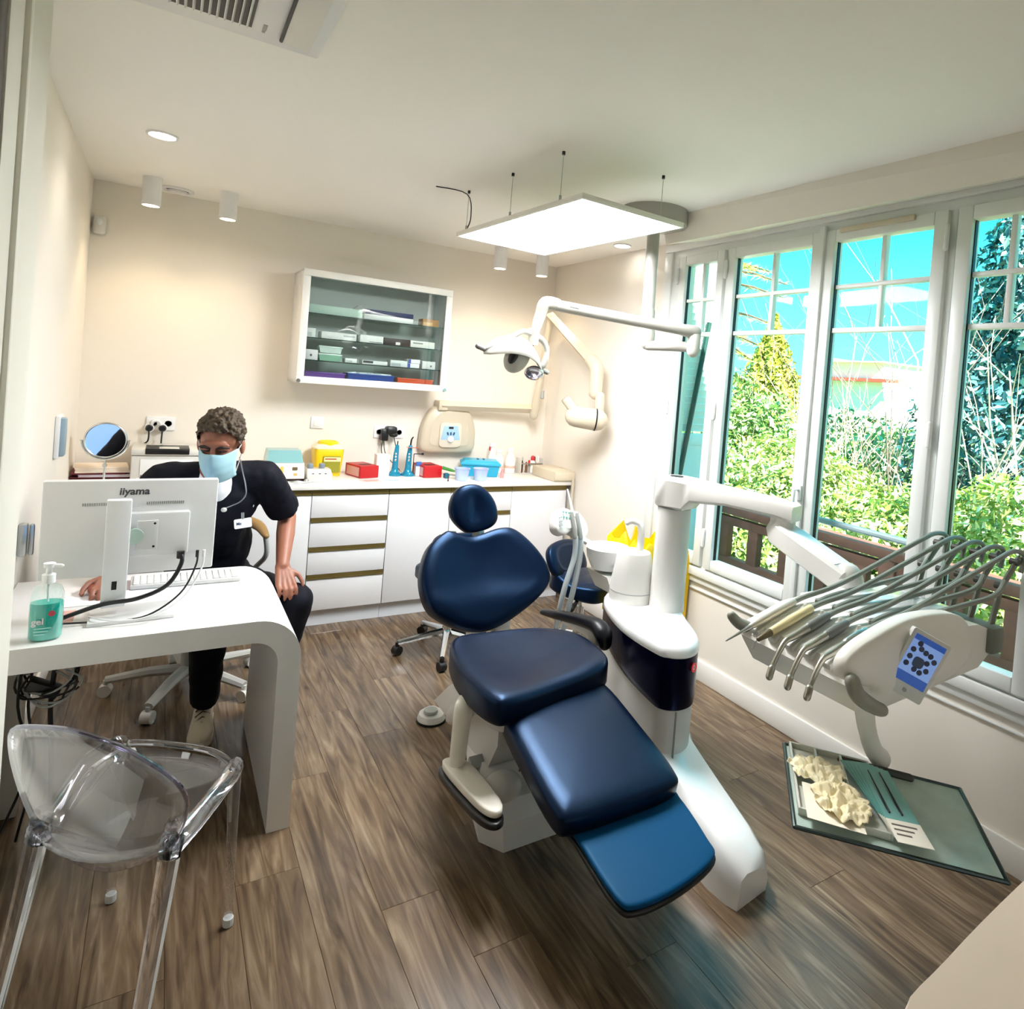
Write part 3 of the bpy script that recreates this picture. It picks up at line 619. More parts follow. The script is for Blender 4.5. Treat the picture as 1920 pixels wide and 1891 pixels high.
def plug(name, label, x, z, path, col=BLACK, ringed=True):
    t = thing(name, label, 'plug', (x, YB-.013, z))
    if ringed: b = B(); lathe(b, [(.026, 0), (.026, .012), (.021, .014), (.0, .014)], 20, T(x, YB-.012, z) @ RX(PI/2)); obj('collar', b, WHITE, t)
    b = B(); lathe(b, [(.02, .008), (.02, .035), (.014, .044), (0, .044)], 18, T(x, YB-.012, z) @ RX(PI/2)); obj('body', b, col, t)
    b = B(); tube(b, crv(path, 5), .0045, 8); obj('cable', b, BLACK, t)
plug('power_plug', 'left black plug with a white neck above the printer', -.058, 1.165, [(-.058, YB-.05, 1.155), (-.06, YB-.05, 1.09), (-.09, YB-.04, 1.06), (-.11, YB-.04, 1.0)])
plug('power_plug', 'right black plug with a white stripe above the printer', .01, 1.165, [(.01, YB-.05, 1.155), (.008, YB-.05, 1.10), (.008, YB-.045, 1.0)])
b = B(); tube(b, crv([(-.05, YB-.035, 1.18), (-.04, YB-.045, 1.205), (-.024, YB-.045, 1.212), (-.008, YB-.045, 1.205), (.002, YB-.035, 1.18)], 5), .009, 10, True); solo('plug_handle', 'white loop handle joining the two plugs', 'handle', b, WHITE, (-.024, YB-.03, 1.18))
t = thing('charger', 'black charger plugged into the socket strip', 'charger', (1.36, YB-.013, 1.12))
b = B(); bx(b, 1.325, 1.375, YB-.075, YB-.013, 1.12, 1.205, .01); bx(b, 1.355, 1.435, YB-.085, YB-.013, 1.165, 1.225, .016); obj('body', b, BLACK, t)
b = B(); ell(b, (1.41, YB-.07, 1.165), (.03, .03, .018)); obj('lower_plug', b, BLACK, t)
for k, pth in enumerate(([(1.34, YB-.05, 1.12), (1.335, YB-.06, 1.05), (1.36, YB-.07, .98), (1.385, YB-.1, .93)], [(1.35, YB-.05, 1.12), (1.36, YB-.06, 1.04), (1.40, YB-.08, .98), (1.45, YB-.1, .93), (1.47, YB-.08, .91)], [(1.415, YB-.07, 1.15), (1.42, YB-.1, 1.1), (1.412, 4.575, 1.06)])): b = B(); tube(b, crv(pth, 5), .003, 6); obj('cable', b, BLACK, t)
# x-ray generator box on the wall and its jointed arm
xg = thing('xray_control_box', 'cream dome-shaped control box with a blue panel on the wall', 'control box', (1.825, YB, 1.045))
out = [(-.195, -.165), (-.215, -.06), (-.195, .06), (-.14, .155), (-.05, .175), (.06, .175), (.145, .15), (.20, .05), (.215, -.06), (.19, -.165), (.0, -.175)]
b = B(); cushion(b, out, .095, frame((1.825, YB-.001, 1.218), (1, 0, 0), (0, 0, 1)), .05, .012); obj('shell', b, CREAM, xg)
FXR = frame((1.825, YB-.108, 1.218), (1, 0, 0), (0, 0, 1))
b = B(); prism(b, rrect(-.085, .085, -.13, .055, .03), 0, .006, FXR, .002); obj('recess', b, mat('cream_dark', '#d8cfbd', .35), xg)
b = B(); prism(b, [(-.055, .03), (.055, .03), (.075, -.075), (-.075, -.075)], .004, .009, FXR, .001); obj('panel', b, mat('blue_panel', '#9fc4dc', .35), xg)
b = B(); prism(b, rrect(-.018, .018, .008, .024, .003), .008, .011, FXR); obj('display', b, BLACK, xg)
for k in (-1, 0, 1): b = B(); prism(b, rrect(-.006, .006, -.012, .012, .004), .008, .012, FXR @ T(k*.024, -.028, 0) @ RZ(-.35*k)); obj('button', b, mat('btn_blue', '#2c4f74', .4), xg)
b = B(); lathe(b, [(.024, .006), (.024, .02), (.018, .026), (0, .026)], 20, FXR @ T(0, -.07, 0)); obj('dial', b, WHITE, xg)
xa = thing('xray_unit', 'cream folding wall arm carrying a small X-ray head', 'X-ray unit', (1.74, YB, 1.40))
b = B(); bx(b, 1.715, 1.79, YB-.12, YB-.001, 1.36, 1.435, .012); obj('wall_bracket', b, CREAM, xa)
b = B(); tube(b, [(1.74, 4.655, 1.398), (2.47, 4.58, 1.412)], .036, 4, flat=(1, (0, 0, 1))); b2 = b; obj('horizontal_arm', b, CREAM, xa, smooth=20)
b = B(); tube(b, [(2.475, 4.56, 1.36), (2.485, 4.555, 1.46), (2.50, 4.545, 1.65)], [.034, .034, .03], 14, True); tube(b, [(2.50, 4.545, 1.62), (2.525, 4.50, 2.15)], [.027, .022], 12, True); obj('rear_arm', b, CREAM, xa)
b = B(); tube(b, [(2.515, 4.52, 1.50), (2.52, 4.53, 1.56)], .016, 8); obj('brake_knob', b, GREYP, xa)
b = B(); tube(b, [(2.525, 4.50, 2.155), (2.53, 3.86, 1.80)], [.038, .046], 4, flat=(1, (0, 0, 1))); obj('spring_arm', b, CREAM, xa, smooth=20)
b = B(); tube(b, [(2.525, 4.52, 2.15), (2.525, 4.47, 2.15)], .03, 12, True); obj('elbow_joint', b, CREAM, xa)
b = B(); tube(b, crv([(2.53, 3.87, 1.81), (2.535, 3.81, 1.76), (2.535, 3.80, 1.70), (2.535, 3.79, 1.585)], 5), [.05, .05, .047], 16, True); obj('drop_link', b, CREAM, xa)
b = B(); tube(b, [(2.535, 3.84, 1.575), (2.535, 3.73, 1.565)], .024, 12, True); tube(b, [(2.535, 3.735, 1.565), (2.535, 3.73, 1.44)], .034, 12, True); obj('fork', b, CREAM, xa)
hd = Vector((-.75, .35, .05)).normalized(); c0 = Vector((2.50, 3.74, 1.405)); t0 = c0-hd*.02; t1 = c0+hd*.13
b = B(); tube(b, [t0, t1], [.078, .07], 24, True); obj('head', b, CREAM, xa)
b = B(); tube(b, [c0-hd*.015, c0-hd*.005], .0795, 24); obj('seam_ring', b, BLACK, xa)
cn = Vector((-.45, .30, .62)).normalized(); q = c0+hd*.10
b = B(); tube(b, [q, q+cn*.10, q+cn*.165], [.045, .034, .034], 18); k = obj('cone', b, CREAM, xa)
b = B(); tube(b, [q+cn*.164, q+cn*.167], .029, 18); obj('cone_opening', b, BLACK, k)

# ------------------------------------------------------------------ things on the worktop
Z = WZ+.0006
mr = thing('table_mirror', 'round chrome swivel mirror on a thin stand', 'mirror', (-.245, 4.42, Z))
b = B(); lathe(b, [(.0, 0), (.065, 0), (.065, .006), (.02, .012), (.0, .012)], 28, T(-.245, 4.42, Z)); obj('base', b, CHROME, mr)
b = B(); tube(b, [(-.245, 4.42, Z+.01), (-.246, 4.42, 1.02)], .006, 10); tube(b, [(-.246, 4.42, .975), (-.246, 4.42, .99)], .011, 10); obj('stem', b, CHROME, mr)
FM = frame((-.248, 4.415, 1.122), (.993, .083, 0), (0, .033, 1))
b = B(); tube(b, [FM @ Vector((.105*math.cos(PI+a*PI/20), .105*math.sin(PI+a*PI/20), 0)) for a in range(21)], .0045, 8); tube(b, [FM @ Vector((-.113, 0, 0)), FM @ Vector((-.09, 0, 0))], .003, 8); tube(b, [FM @ Vector((.113, 0, 0)), FM @ Vector((.09, 0, 0))], .003, 8); obj('yoke', b, CHROME, mr)
b = B(); tube(b, [FM @ Vector((.094*math.cos(a*PI/20), .094*math.sin(a*PI/20), 0)) for a in range(40)], .006, 8, closed=True); obj('rim', b, CHROME, mr)
b = B(); lathe(b, [(0, -.004), (.092, -.004), (.092, .004), (0, .004)], 40, FM); obj('mirror_glass', b, mat('mirror', '#ffffff', .02, 1, var=0), mr)
# papers and folders
for i, (w, d, h, col, dx, lb) in enumerate(((.27, .2, .012, '#5a1620', 0, 'dark red folder at the bottom of the paper pile'), (.24, .19, .014, '#dcd4dc', .02, 'pale lilac papers in the pile behind the mirror'), (.25, .19, .01, '#7b2b3a', -.01, 'plum folder in the middle of the paper pile'), (.25, .2, .03, '#f3e3d2', .0, 'cream stack of papers on top of the pile'))):
    zz = Z+sum((.0125, .0145, .0105, .03)[:i]); b = B(); bx(b, -w/2, w/2, -d/2, d/2, 0, h*.35, .001); bx(b, -w/2+.004, w/2-.003, -d/2+.003, d/2-.004, h*.36, h*.7, .001); bx(b, -w/2-.002, w/2-.006, -d/2+.001, d/2-.003, h*.71, h, .001)
    b.transform(T(-.265+dx, 4.60, zz) @ RZ(.05*i-.06)); solo('paper_stack', lb, 'papers', b, mat('paper_%d' % i, col, .7), (-.265+dx, 4.60, zz))
pr = thing('printer', 'white desktop printer on the worktop behind the man', 'printer', (.04, 4.57, Z))
b = B(); bx(b, -.13, .215, 4.44, 4.72, Z+.001, 1.035, .012); obj('body', b, PLAST, pr)
b = B(); bx(b, -.134, .219, 4.43, 4.725, 1.035, 1.075, .014); obj('top_cover', b, PLAST, pr)
b = B(); bx(b, -.065, .15, 4.425, 4.60, 1.044, 1.0775, .003); obj('output_slot', b, BLACK, pr)
b = B(); bx(b, .0, .1, 4.43, 4.52, 1.046, 1.0785, .003); obj('paper_stop', b, PLAST, pr)
b = B(); bx(b, -.085, .17, 4.434, 4.445, .925, 1.015, .003); bx(b, -.10, .18, 4.432, 4.442, Z+.012, .91, .003); obj('front_cover', b, WHITE, pr)
b = B(); bx(b, -.08, .16, 4.428, 4.434, .912, .922, .001); obj('gap', b, BLACK, pr)
am = thing('amalgamator', 'white mixing device with a blue-green clear lid', 'mixer', (.665, 4.46, Z))
b = B(); bx(b, .552, .775, 4.375, 4.58, Z+.001, Z+.018); obj('base', b, mat('maroon', '#2a0c0c', .4), am)
b = B(); loft(b, [[(.552, 4.36, Z+.018), (.775, 4.36, Z+.018), (.775, 4.58, Z+.018), (.552, 4.58, Z+.018)], [(.555, 4.38, Z+.112), (.772, 4.38, Z+.112), (.772, 4.58, Z+.112), (.555, 4.58, Z+.112)]]); obj('body', b, mat('am_white', '#f6efdf', .35), am)
b = B(); loft(b, [[(.560, 4.385, Z+.113), (.767, 4.385, Z+.113), (.767, 4.575, Z+.113), (.560, 4.575, Z+.113)], [(.570, 4.44, Z+.185), (.757, 4.44, Z+.185), (.757, 4.57, Z+.185), (.570, 4.57, Z+.185)]]); obj('lid', b, mat('lid_teal', '#7fb0b4', .15), am)
fm = frame((.663, 4.3685, Z+.063), (1, 0, 0), (0, .02, .094))
for nm, r, c in (('yellow_panel', (-.095, -.055, -.04, .04), '#f2d23c'), ('dark_label', (-.085, -.06, .028, .036), '#4a3a10'), ('key_column', (-.028, -.010, -.032, .03), '#e5b85a'), ('display', (.04, .07, .006, .026), '#5d4a2c'), ('start_key', (.048, .068, -.028, -.012), '#e0a860')):
    b = B(); prism(b, rrect(*r, .003), .0005, .002, fm); obj(nm, b, mat('am_'+nm, c, .4), am)
sc_ = thing('sharps_container', 'yellow sharps container with a paper label', 'container', (.955, 4.62, Z))
b = B(); loft(b, [rr3 for rr3 in [[(x+.955, y+4.62, z) for x, y in rrect(-w, w, -w*.8, w*.8, .025)] for w, z in ((.080, Z+.001), (.092, Z+.14), (.094, Z+.185), (.082, Z+.20))]]); obj('body', b, mat('yellow_pl', '#f2c911', .35), sc_)
b = B(); loft(b, [[(x+.955, y+4.62, z) for x, y in rrect(-w, w, -w*.8, w*.8, .025)] for w, z in ((.097, Z+.182), (.097, Z+.192), (.075, Z+.212))]); obj('collar', b, mat('pale_lid', '#f3e3c4', .4), sc_)
b = B(); lathe(b, [(.066, .205), (.066, .225), (.055, .23), (.050, .222), (0, .222)], 28, T(.955, 4.62, Z)); obj('cap', b, mat('yellow_cap', '#f6d013', .35), sc_)
fs = frame((.97, 4.5425, Z+.085), (1, 0, 0), (0, -.05, 1))
for nm, r, c in (('label', (-.055, .055, -.06, .05), '#8f8a1e'), ('label_top', (-.05, .055, .015, .045), '#f0dca0'), ('label_text', (-.045, .03, .028, .036), '#a8452a')): b = B(); prism(b, [(x, y) for x, y in rrect(*r, .004)], 0, .0015+.0006*len(nm)/5, fs); obj(nm, b, mat('sh_'+nm, c, .5), sc_)
cr = thing('capsule_rack', 'white rack with two grey knobs beside the mixing device', 'rack', (.858, 4.40, Z))
b = B(); loft(b, [[(.785, 4.33, Z+.001), (.935, 4.33, Z+.001), (.935, 4.47, Z+.001), (.785, 4.47, Z+.001)], [(.785, 4.33, Z+.045), (.935, 4.33, Z+.045), (.935, 4.47, Z+.045), (.785, 4.47, Z+.045)], [(.79, 4.37, Z+.075), (.93, 4.37, Z+.075), (.93, 4.465, Z+.075), (.79, 4.465, Z+.075)]]); obj('body', b, PLAST, cr)
for x in (.815, .885): b = B(); lathe(b, [(.018, .075), (.018, .10), (.013, .107), (0, .107)], 16, T(x, 4.42, Z)); obj('knob', b, mat('blue_grey', '#7c8794', .35), cr)
for x in (.82, .86, .895): b = B(); box(b, (x, 4.338, Z+.052), (.012, .004, .005)); obj('mark', b, BLACK, cr)
b = B(); lathe(b, [(.0, 0), (.012, 0), (.014, .01), (.009, .02), (0, .022)], 14, T(.782, 4.33, Z)); solo('metal_burr_block', 'small steel burr holder in front of the mixing device', 'tool', b, STEEL, (.782, 4.33, Z))
for k, (x, y, a, l, lb) in enumerate(((.76, 4.30, .25, .13, 'longer steel tweezers lying on the worktop'), (.735, 4.33, -.05, .09, 'shorter steel probe lying behind the tweezers'))):
    b = B(); m = T(x, y, Z+.004) @ RZ(a); tube(b, [m @ Vector((-l/2, 0, 0)), m @ Vector((0, .004, .004)), m @ Vector((l/2, 0, 0))], [.0035, .003, .0015], 8); tube(b, [m @ Vector((-l/2, 0, 0)), m @ Vector((0, -.006, .002)), m @ Vector((l/2, -.003, 0))], [.0035, .003, .0015], 8); solo('hand_tool', lb, 'tool', b, STEEL, (x, y, Z))
def glove_box(label, x, y, rz):
    t = thing('tissue_box', label, 'box', (x, y, Z), rz)
    b = B(); bx(b, -.068, .068, -.10, .10, .0005, .082, .003); obj('body', b, RED, t, world=False)
    b = B(); prism(b, rrect(-.04, .045, -.05, -.0, .02), .0815, .083); obj('opening', b, mat('opening', '#4a0508', .6), t, world=False)
    b = B(); bx(b, -.0685, -.0655, -.08, .08, .01, .07); obj('side_print', b, mat('red_print', '#d9a7a4', .5), t, world=False)
glove_box('red glove box left of the tall white carton', 1.175, 4.56, .28); glove_box('red glove box right of the blue curing lamps', 1.635, 4.55, .08)
carton('tall narrow white carton beside the left red box', 1.255, 1.345, Z, .155, .07, ['#f6f5f2'], yf=4.50, group=None)
def curing(label, x, y, tip):
    t = thing('curing_lamp', label, 'dental tool', (x, y, Z)); m = mat('curing_blue', '#1b8db0', .22, .3, coat=.3)
    b = B(); lathe(b, [(0, 0), (.047, 0), (.047, .012), (.036, .02), (.024, .035), (.022, .055), (0, .055)], 26, T(x, y, Z)); obj('base', b, m, t)
    b = B(); tube(b, [(x, y, Z+.05), (x+.002, y, Z+.14), (x+.006, y, Z+.205)], [.021, .019, .014], 14, True); obj('body', b, m, t)
    for k in range(3): b = B(); ell(b, (x-.004, y-.018, Z+.11+k*.022), (.008, .004, .009), None, 10); obj('button', b, CHROME, t)
    if tip:
        b = B(); tube(b, crv([(x+.006, y, Z+.2), (x+.008, y, Z+.235), (x+.012, y, Z+.26), (x+.018, y-.01, Z+.275)], 4), [.006, .006, .0045], 8, True); obj('light_guide', b, BLACK, t)
        b = B(); tube(b, [(x-.018, y-.01, Z+.203), (x+.066, y-.01, Z+.199)], .032, 16, flat=(.06, (0, 0, 1))); obj('shield', b, mat('shield', '#b3563f', .3), t)
    else: b = B(); tube(b, [(x+.006, y, Z+.2), (x+.008, y, Z+.24)], .004, 8, True); obj('light_guide', b, BLACK, t)
curing('blue curing lamp nearer the black charger', 1.405, 4.575, False); curing('blue curing lamp with an orange shield', 1.495, 4.56, True)
t = thing('floss_dispenser', 'small clear bottle with a blue cap between the lamp and the red box', 'bottle', (1.565, 4.54, Z))
b = B(); prism(b, rrect(1.543, 1.588, 4.525, 4.555, .01), Z+.001, Z+.07, None, .004); obj('body', b, mat('dispenser', '#e6ecf4', .2), t)
b = B(); prism(b, rrect(1.545, 1.586, 4.527, 4.553, .01), Z+.07, Z+.10, None, .006); obj('cap', b, mat('cap_blue', '#3d6fb8', .3), t)
b = B(); tube(b, [(1.545, 4.60, Z+.15), (1.60, 4.59, Z+.15)], .003, 6); box(b, (1.605, 4.59, Z+.151), (.014, .012, .014)); tube(b, [(1.545, 4.60, Z), (1.545, 4.60, Z+.15)], .003, 6); solo('applicator_stand', 'thin wire stand with a black tip behind the small bottle', 'tool', b, BLACK, (1.565, 4.6, Z))
b = B(); box(b, (0, 0, .017), (.034, .034, .034), None, .004); lathe(b, [(.012, .034), (.012, .038), (0, .038)], 12); b.transform(T(1.735, 4.43, Z) @ RZ(.1)); solo('dappen_cube', 'small dark teal cube in front of the right red box', 'container', b, mat('dark_teal', '#0f5c73', .3), (1.735, 4.43, Z))
b = B(); lathe(b, [(0, 0), (.006, 0), (.004, .01), (.002, .03), (.006, .036), (0, .04)], 10, T(1.70, 4.30, Z)); solo('brush_tip', 'tiny dark brush standing at the front of the worktop', 'brush', b, mat('brush', '#3a2a1a', .5), (1.70, 4.30, Z))
for k, (p0, p1, c, lb) in enumerate((((1.73, 4.61, Z+.022), (1.85, 4.51, Z+.018), '#e9dcc6', 'cream tube of paste leaning by the right red box'), ((1.78, 4.63, Z+.045), (1.875, 4.54, Z+.02), '#3f8a3c', 'green tube of paste beside the teal box'))):
    t = thing('paste_tube', lb, 'tube', p1, 0, None); a, c_ = Vector(p0), Vector(p1)
    b = B(); tube(b, [a, a.lerp(c_, .5), c_], [.026, .022, .018], 14, flat=(.45, (0, 0, 1))); obj('body', b, mat('tube_%d' % k, c, .35), t)
    b = B(); tube(b, [c_, c_+(c_-a).normalized()*.02], .011, 12); obj('cap', b, WHITE, t)
def cup(label, x, y, liq):
    t = thing('mixing_cup', label, 'cup', (x, y, Z)); m = mat('cup_blue', '#aebfe6', .35)
    b = B(); lathe(b, [(0, .001), (.040, .001), (.054, .082), (.057, .084), (.057, .088), (.051, .088), (.038, .008), (0, .008)], 28, T(x, y, Z)); obj('body', b, m, t)
    b = B(); lathe(b, [(0, .07), (.0475, .07), (.0475, .072), (0, .072)], 24, T(x, y, Z)); obj('filling', b, mat('fill_'+liq[1:], liq, .3), t)
cup('pale blue cup with a dark blue filling, left of two', 1.812, 4.33, '#3a5aa0'); cup('pale blue cup with a pink filling, right of two', 1.95, 4.32, '#d77fa6')
tb = thing('instrument_box', 'turquoise lidded plastic box behind the two cups', 'box', (2.05, 4.56, Z), -.35)
b = B(); loft(b, [[(sx*a, sy*c, z) for sx, sy in ((-1, -1), (1, -1), (1, 1), (-1, 1))] for a, c, z in ((.125, .075, .001), (.14, .09, .085))]); obj('tub', b, TEAL, tb, world=False)
b = B(); bx(b, -.15, .15, -.10, .10, .083, .10, .005); loft(b, [[(sx*a, sy*c, z) for sx, sy in ((-1, -1), (1, -1), (1, 1), (-1, 1))] for a, c, z in ((.14, .09, .1), (.12, .075, .118))]); obj('lid', b, mat('teal_lid', '#2ea7cc', .3), tb, world=False)
for sx in (-.022, .022): b = B(); bx(b, sx-.008, sx+.008, -.025, .025, .118, .126, .003); obj('handle', b, mat('teal_dk', '#146c8c', .4), tb, world=False)
b = B(); tube(b, [(2.17, 4.42, Z+.001), (2.172, 4.42, Z+.055)], .014, 12); tube(b, [(2.172, 4.42, Z+.055), (2.172, 4.42, Z+.068)], .009, 10); solo('pink_vial', 'small pink vial at the right of the turquoise box', 'bottle', b, mat('vial_pink', '#e79a9a', .3), (2.17, 4.42, Z))
def spray(label, x, y, h, r, head):
    t = thing('spray_bottle', label, 'bottle', (x, y, Z)); m = mat('bottle_white', '#f6f0e6', .3)
    b = B(); lathe(b, [(0, .001), (r, .001), (r, h*.55), (r*.55, h*.78), (r*.36, h*.82), (r*.36, h*.86), (0, h*.86)], 22, T(x, y, Z)); obj('body', b, m, t)
    b = B(); bx(b, x-.028, x+.018, y-.012, y+.012, Z+h*.86, Z+h, .008); obj('nozzle', b, WHITE, t)
    b = B(); bx(b, x-.03, x-.02, y-.006, y+.006, Z+h*.74, Z+h*.88, .003); obj('trigger', b, mat('trg_'+head[1:], head, .35), t)
    b = B(); lathe(b, [(r+.0006, h*.2), (r+.0006, h*.32)], 22, T(x, y, Z)) if False else lathe(b, [(0, h*.2), (r+.0008, h*.2), (r+.0008, h*.3), (0, h*.3)], 22, T(x, y, Z)); obj('label_band', b, mat('band_pink', '#e7b9a8', .4), t)
spray('white spray bottle with a red trigger, leftmost of three', 2.19, 4.66, .235, .034, '#c01020'); spray('clear-white spray bottle in the middle of three', 2.262, 4.68, .18, .036, '#e8e0d2'); spray('white spray bottle, rightmost of three', 2.345, 4.65, .20, .040, '#e8e0d2')
rk = thing('bottle_rack', 'clear acrylic rack holding small dropper bottles', 'rack', (2.51, 4.64, Z))
b = B(); bx(b, 2.415, 2.615, 4.595, 4.685, Z+.001, Z+.006); obj('base', b, mat('acrylic', '#d9d6cf', .1), rk)
for x in (2.417, 2.613): b = B(); bx(b, x-.002, x+.002, 4.595, 4.685, Z+.006, Z+.12); obj('side', b, mat('acrylic', '#d9d6cf', .1), rk)
b = B(); bx(b, 2.415, 2.615, 4.595, 4.599, Z+.075, Z+.085); obj('front_bar', b, STEEL, rk)
for k, (x, y, h, r, c, cc, lb) in enumerate(((2.435, 4.625, .10, .011, '#5a3a28', '#2c2420', 'dark brown dropper bottle at the left of the rack'), (2.458, 4.66, .12, .010, '#6d6a66', '#b8b4ac', 'thin grey tube at the back left of the rack'), (2.478, 4.625, .085, .010, '#7c5c48', '#8a1a1a', 'short brown bottle with a dark red cap in the rack'), (2.502, 4.625, .10, .012, '#a9a19a', '#d42018', 'grey bottle with a bright red cap in the rack'), (2.535, 4.628, .135, .022, '#f6f2ea', '#c4242c', 'white bottle with a crimson cap in the rack'), (2.568, 4.66, .125, .013, '#4a3020', '#121212', 'brown bottle with a black cap at the back of the rack'), (2.585, 4.62, .085, .012, '#c07a2a', '#e8dcc0', 'amber bottle at the right of the rack'), (2.602, 4.66, .13, .012, '#f4efe6', '#f8f4ec', 'slim white bottle at the right end of the rack'))):
    t = thing('dropper_bottle', lb, 'bottle', (x, y, Z+.0065), 0, 'dropper bottles in the rack')
    b = B(); lathe(b, [(0, 0), (r, 0), (r, h*.62), (r*.6, h*.74), (0, h*.74)], 14, T(x, y, Z+.0065)); obj('body', b, mat('db%d' % k, c, .3), t)
    b = B(); lathe(b, [(r*.72, h*.72), (r*.72, h*.9), (r*.4, h), (0, h)], 12, T(x, y, Z+.0065)); obj('cap', b, mat('dc%d' % k, cc, .35), t)
t = thing('trunking_box', 'white trunking box at the right end of the worktop', 'box', (2.60, 4.36, Z))
b = B(); bx(b, 2.50, 2.682, 4.205, 4.56, Z+.0005, Z+.078, .006); obj('body', b, CREAM, t)
b = B(); bx(b, 2.505, 2.68, 4.2, 4.206, Z+.01, Z+.07, .002); obj('end_cap', b, mat('cream_dk', '#dccfb8', .4), t)
b = B(); tube(b, [(2.662, 4.195, WZ+.03), (2.662, 4.195, .12)], .012, 10); obj('down_pipe', b, CREAM, t)
carton('small white card box with orange dots at the rack', 2.565, 2.60, Z, .05, .05, ['#f5ead8', '#d0743a'], yf=4.575-.02, group=None)
for k, (x, y, a, c, lb) in enumerate(((1.20, 4.36, .1, '#e3c9c6', 'pinkish printed sheet lying on the worktop'), (1.325, 4.345, -.08, '#d2dde4', 'pale blue printed card lying on the worktop'))):
    t = thing('printed_sheet', lb, 'paper', (x, y, Z+.0015*k), a); b = B(); bx(b, -.08, .08, -.045, .045, 0, .001); obj('sheet', b, mat('sheet%d' % k, c, .5), t, world=False)
    for q in range(4): b = B(); bx(b, -.06, .02+.01*q, -.03+q*.016, -.024+q*.016, .001, .0013); obj('printed_line', b, mat('line%d' % k, ('#b06a6a', '#7c93a4')[k], .5), t, world=False)
# device and handle on the left wall
t = thing('wall_intercom', 'slim grey-blue intercom handset on the left wall', 'intercom', (XL, 3.86, 1.12))
b = B(); bx(b, XL+.0005, XL+.02, 3.82, 3.95, 1.10, 1.30, .006); obj('plate', b, WHITE, t)
b = B(); bx(b, XL+.012, XL+.04, 3.83, 3.89, 1.11, 1.29, .008); obj('handset', b, mat('intercom', '#8da3b0', .35), t)

# ================================================================== DESK
dk = thing('desk', 'white waterfall desk with one rounded corner and a solid side leg', 'desk', (.05, 2.77, 0))
TH = .074; xr = .464; r = .145; zt = .747
def desk_prof():
    o = [(XL+.003, zt)]; n = 10
    for k in range(n+1): a = PI/2-k*PI/2/n; o.append((xr-r+r*math.cos(a), zt-r+r*math.sin(a)))
    o += [(xr, 0), (xr-TH, 0)]; ri = r-TH*.85
    for k in range(n+1): a = k*PI/2/n; o.append((xr-TH-ri+ri*math.cos(a), zt-TH-ri+ri*math.sin(a)))
    o.append((XL+.003, zt-TH)); return o
P = desk_prof(); b = B(); n0 = 0
fr = [Vector((x, 2.425 - (.012 if z < .3 else 0), z)) for x, z in P]; bk = [Vector((x, 3.10 + (.10*(1-z/.6) if z < .6 else 0), z)) for x, z in P]
loft(b, [fr, bk]); obj('slab', b, mat('desk_white', '#e6e4e2', .35, var=.01), dk, smooth=40)
# monitor seen from behind
DZ = zt+.0006
mo = thing('monitor', 'white computer monitor seen from behind, logo on its back', 'monitor', (-.07, 2.66, DZ), .03)
MW = mat('monitor_white', '#e9e9ea', .35)
FMo = T(-.058, 2.668, 1.035) @ RZ(.04) @ RX(.05)         # local: x right, y depth (screen towards +y), z up
b = B(); box(b, (0, .008, 0), (.49, .028, .325), FMo, .006); obj('back_shell', b, MW, mo)
b = B(); box(b, (0, .0235, 0), (.482, .004, .317), FMo, .001); obj('screen', b, mat('screen_lit', '#0d1116', .2, emit='#8fb8ec', estr=.22), mo)
b = B(); box(b, (.055, -.018, -.02), (.215, .03, .15), FMo, .006); obj('electronics_hump', b, MW, mo)
for x0 in (-.14, .035):
    for k in range(18): b = B(); box(b, (x0+k*.0062, -.0068, .083), (.0028, .002, .010), FMo @ Matrix.Shear('XZ', 4, (.25, 0)) if False else FMo); obj('vent_slot', b, GREYP, mo)
b = B(); box(b, (.04, -.036, -.02), (.06, .008, .10), FMo, .002); obj('mount_plate', b, mat('mount', '#dcdcdc', .35), mo)
for sz in (-.06, .02): b = B(); tube(b, [FMo @ Vector((.06, -.041, sz)), FMo @ Vector((.06, -.038, sz))], .004, 10); obj('screw', b, BLACK, mo)
b = B(); tube(b, [FMo @ Vector((.005, -.05, -.02)), FMo @ Vector((.005, -.03, -.02))], .026, 20); obj('pivot', b, mat('pivot', '#b9d0c4', .3), mo)
b = B(); box(b, (-.042, -.056, -.07), (.068, .028, .36), FMo, .004); obj('stand_column', b, mat('stand_white', '#f0f1f4', .35), mo)
b = B(); box(b, (-.042, -.0705, -.175), (.014, .002, .028), FMo); obj('cable_slot', b, BLACK, mo)
b = B(); box(b, (-.045, 2.625, DZ+.006), (.235, .155, .012), T(-.045, 2.625, 0) @ RZ(.05) @ T(.045, -2.625, 0), .002); obj('stand_base', b, MW, mo)
b = text_bm('iiyama', .034, FMo @ T(-.003, -.0068, .124) @ RX(PI/2), .0006, shear=.08, bold=.0009); obj('logo', b, mat('logo_grey', '#4a4c50', .4), mo, smooth=0)
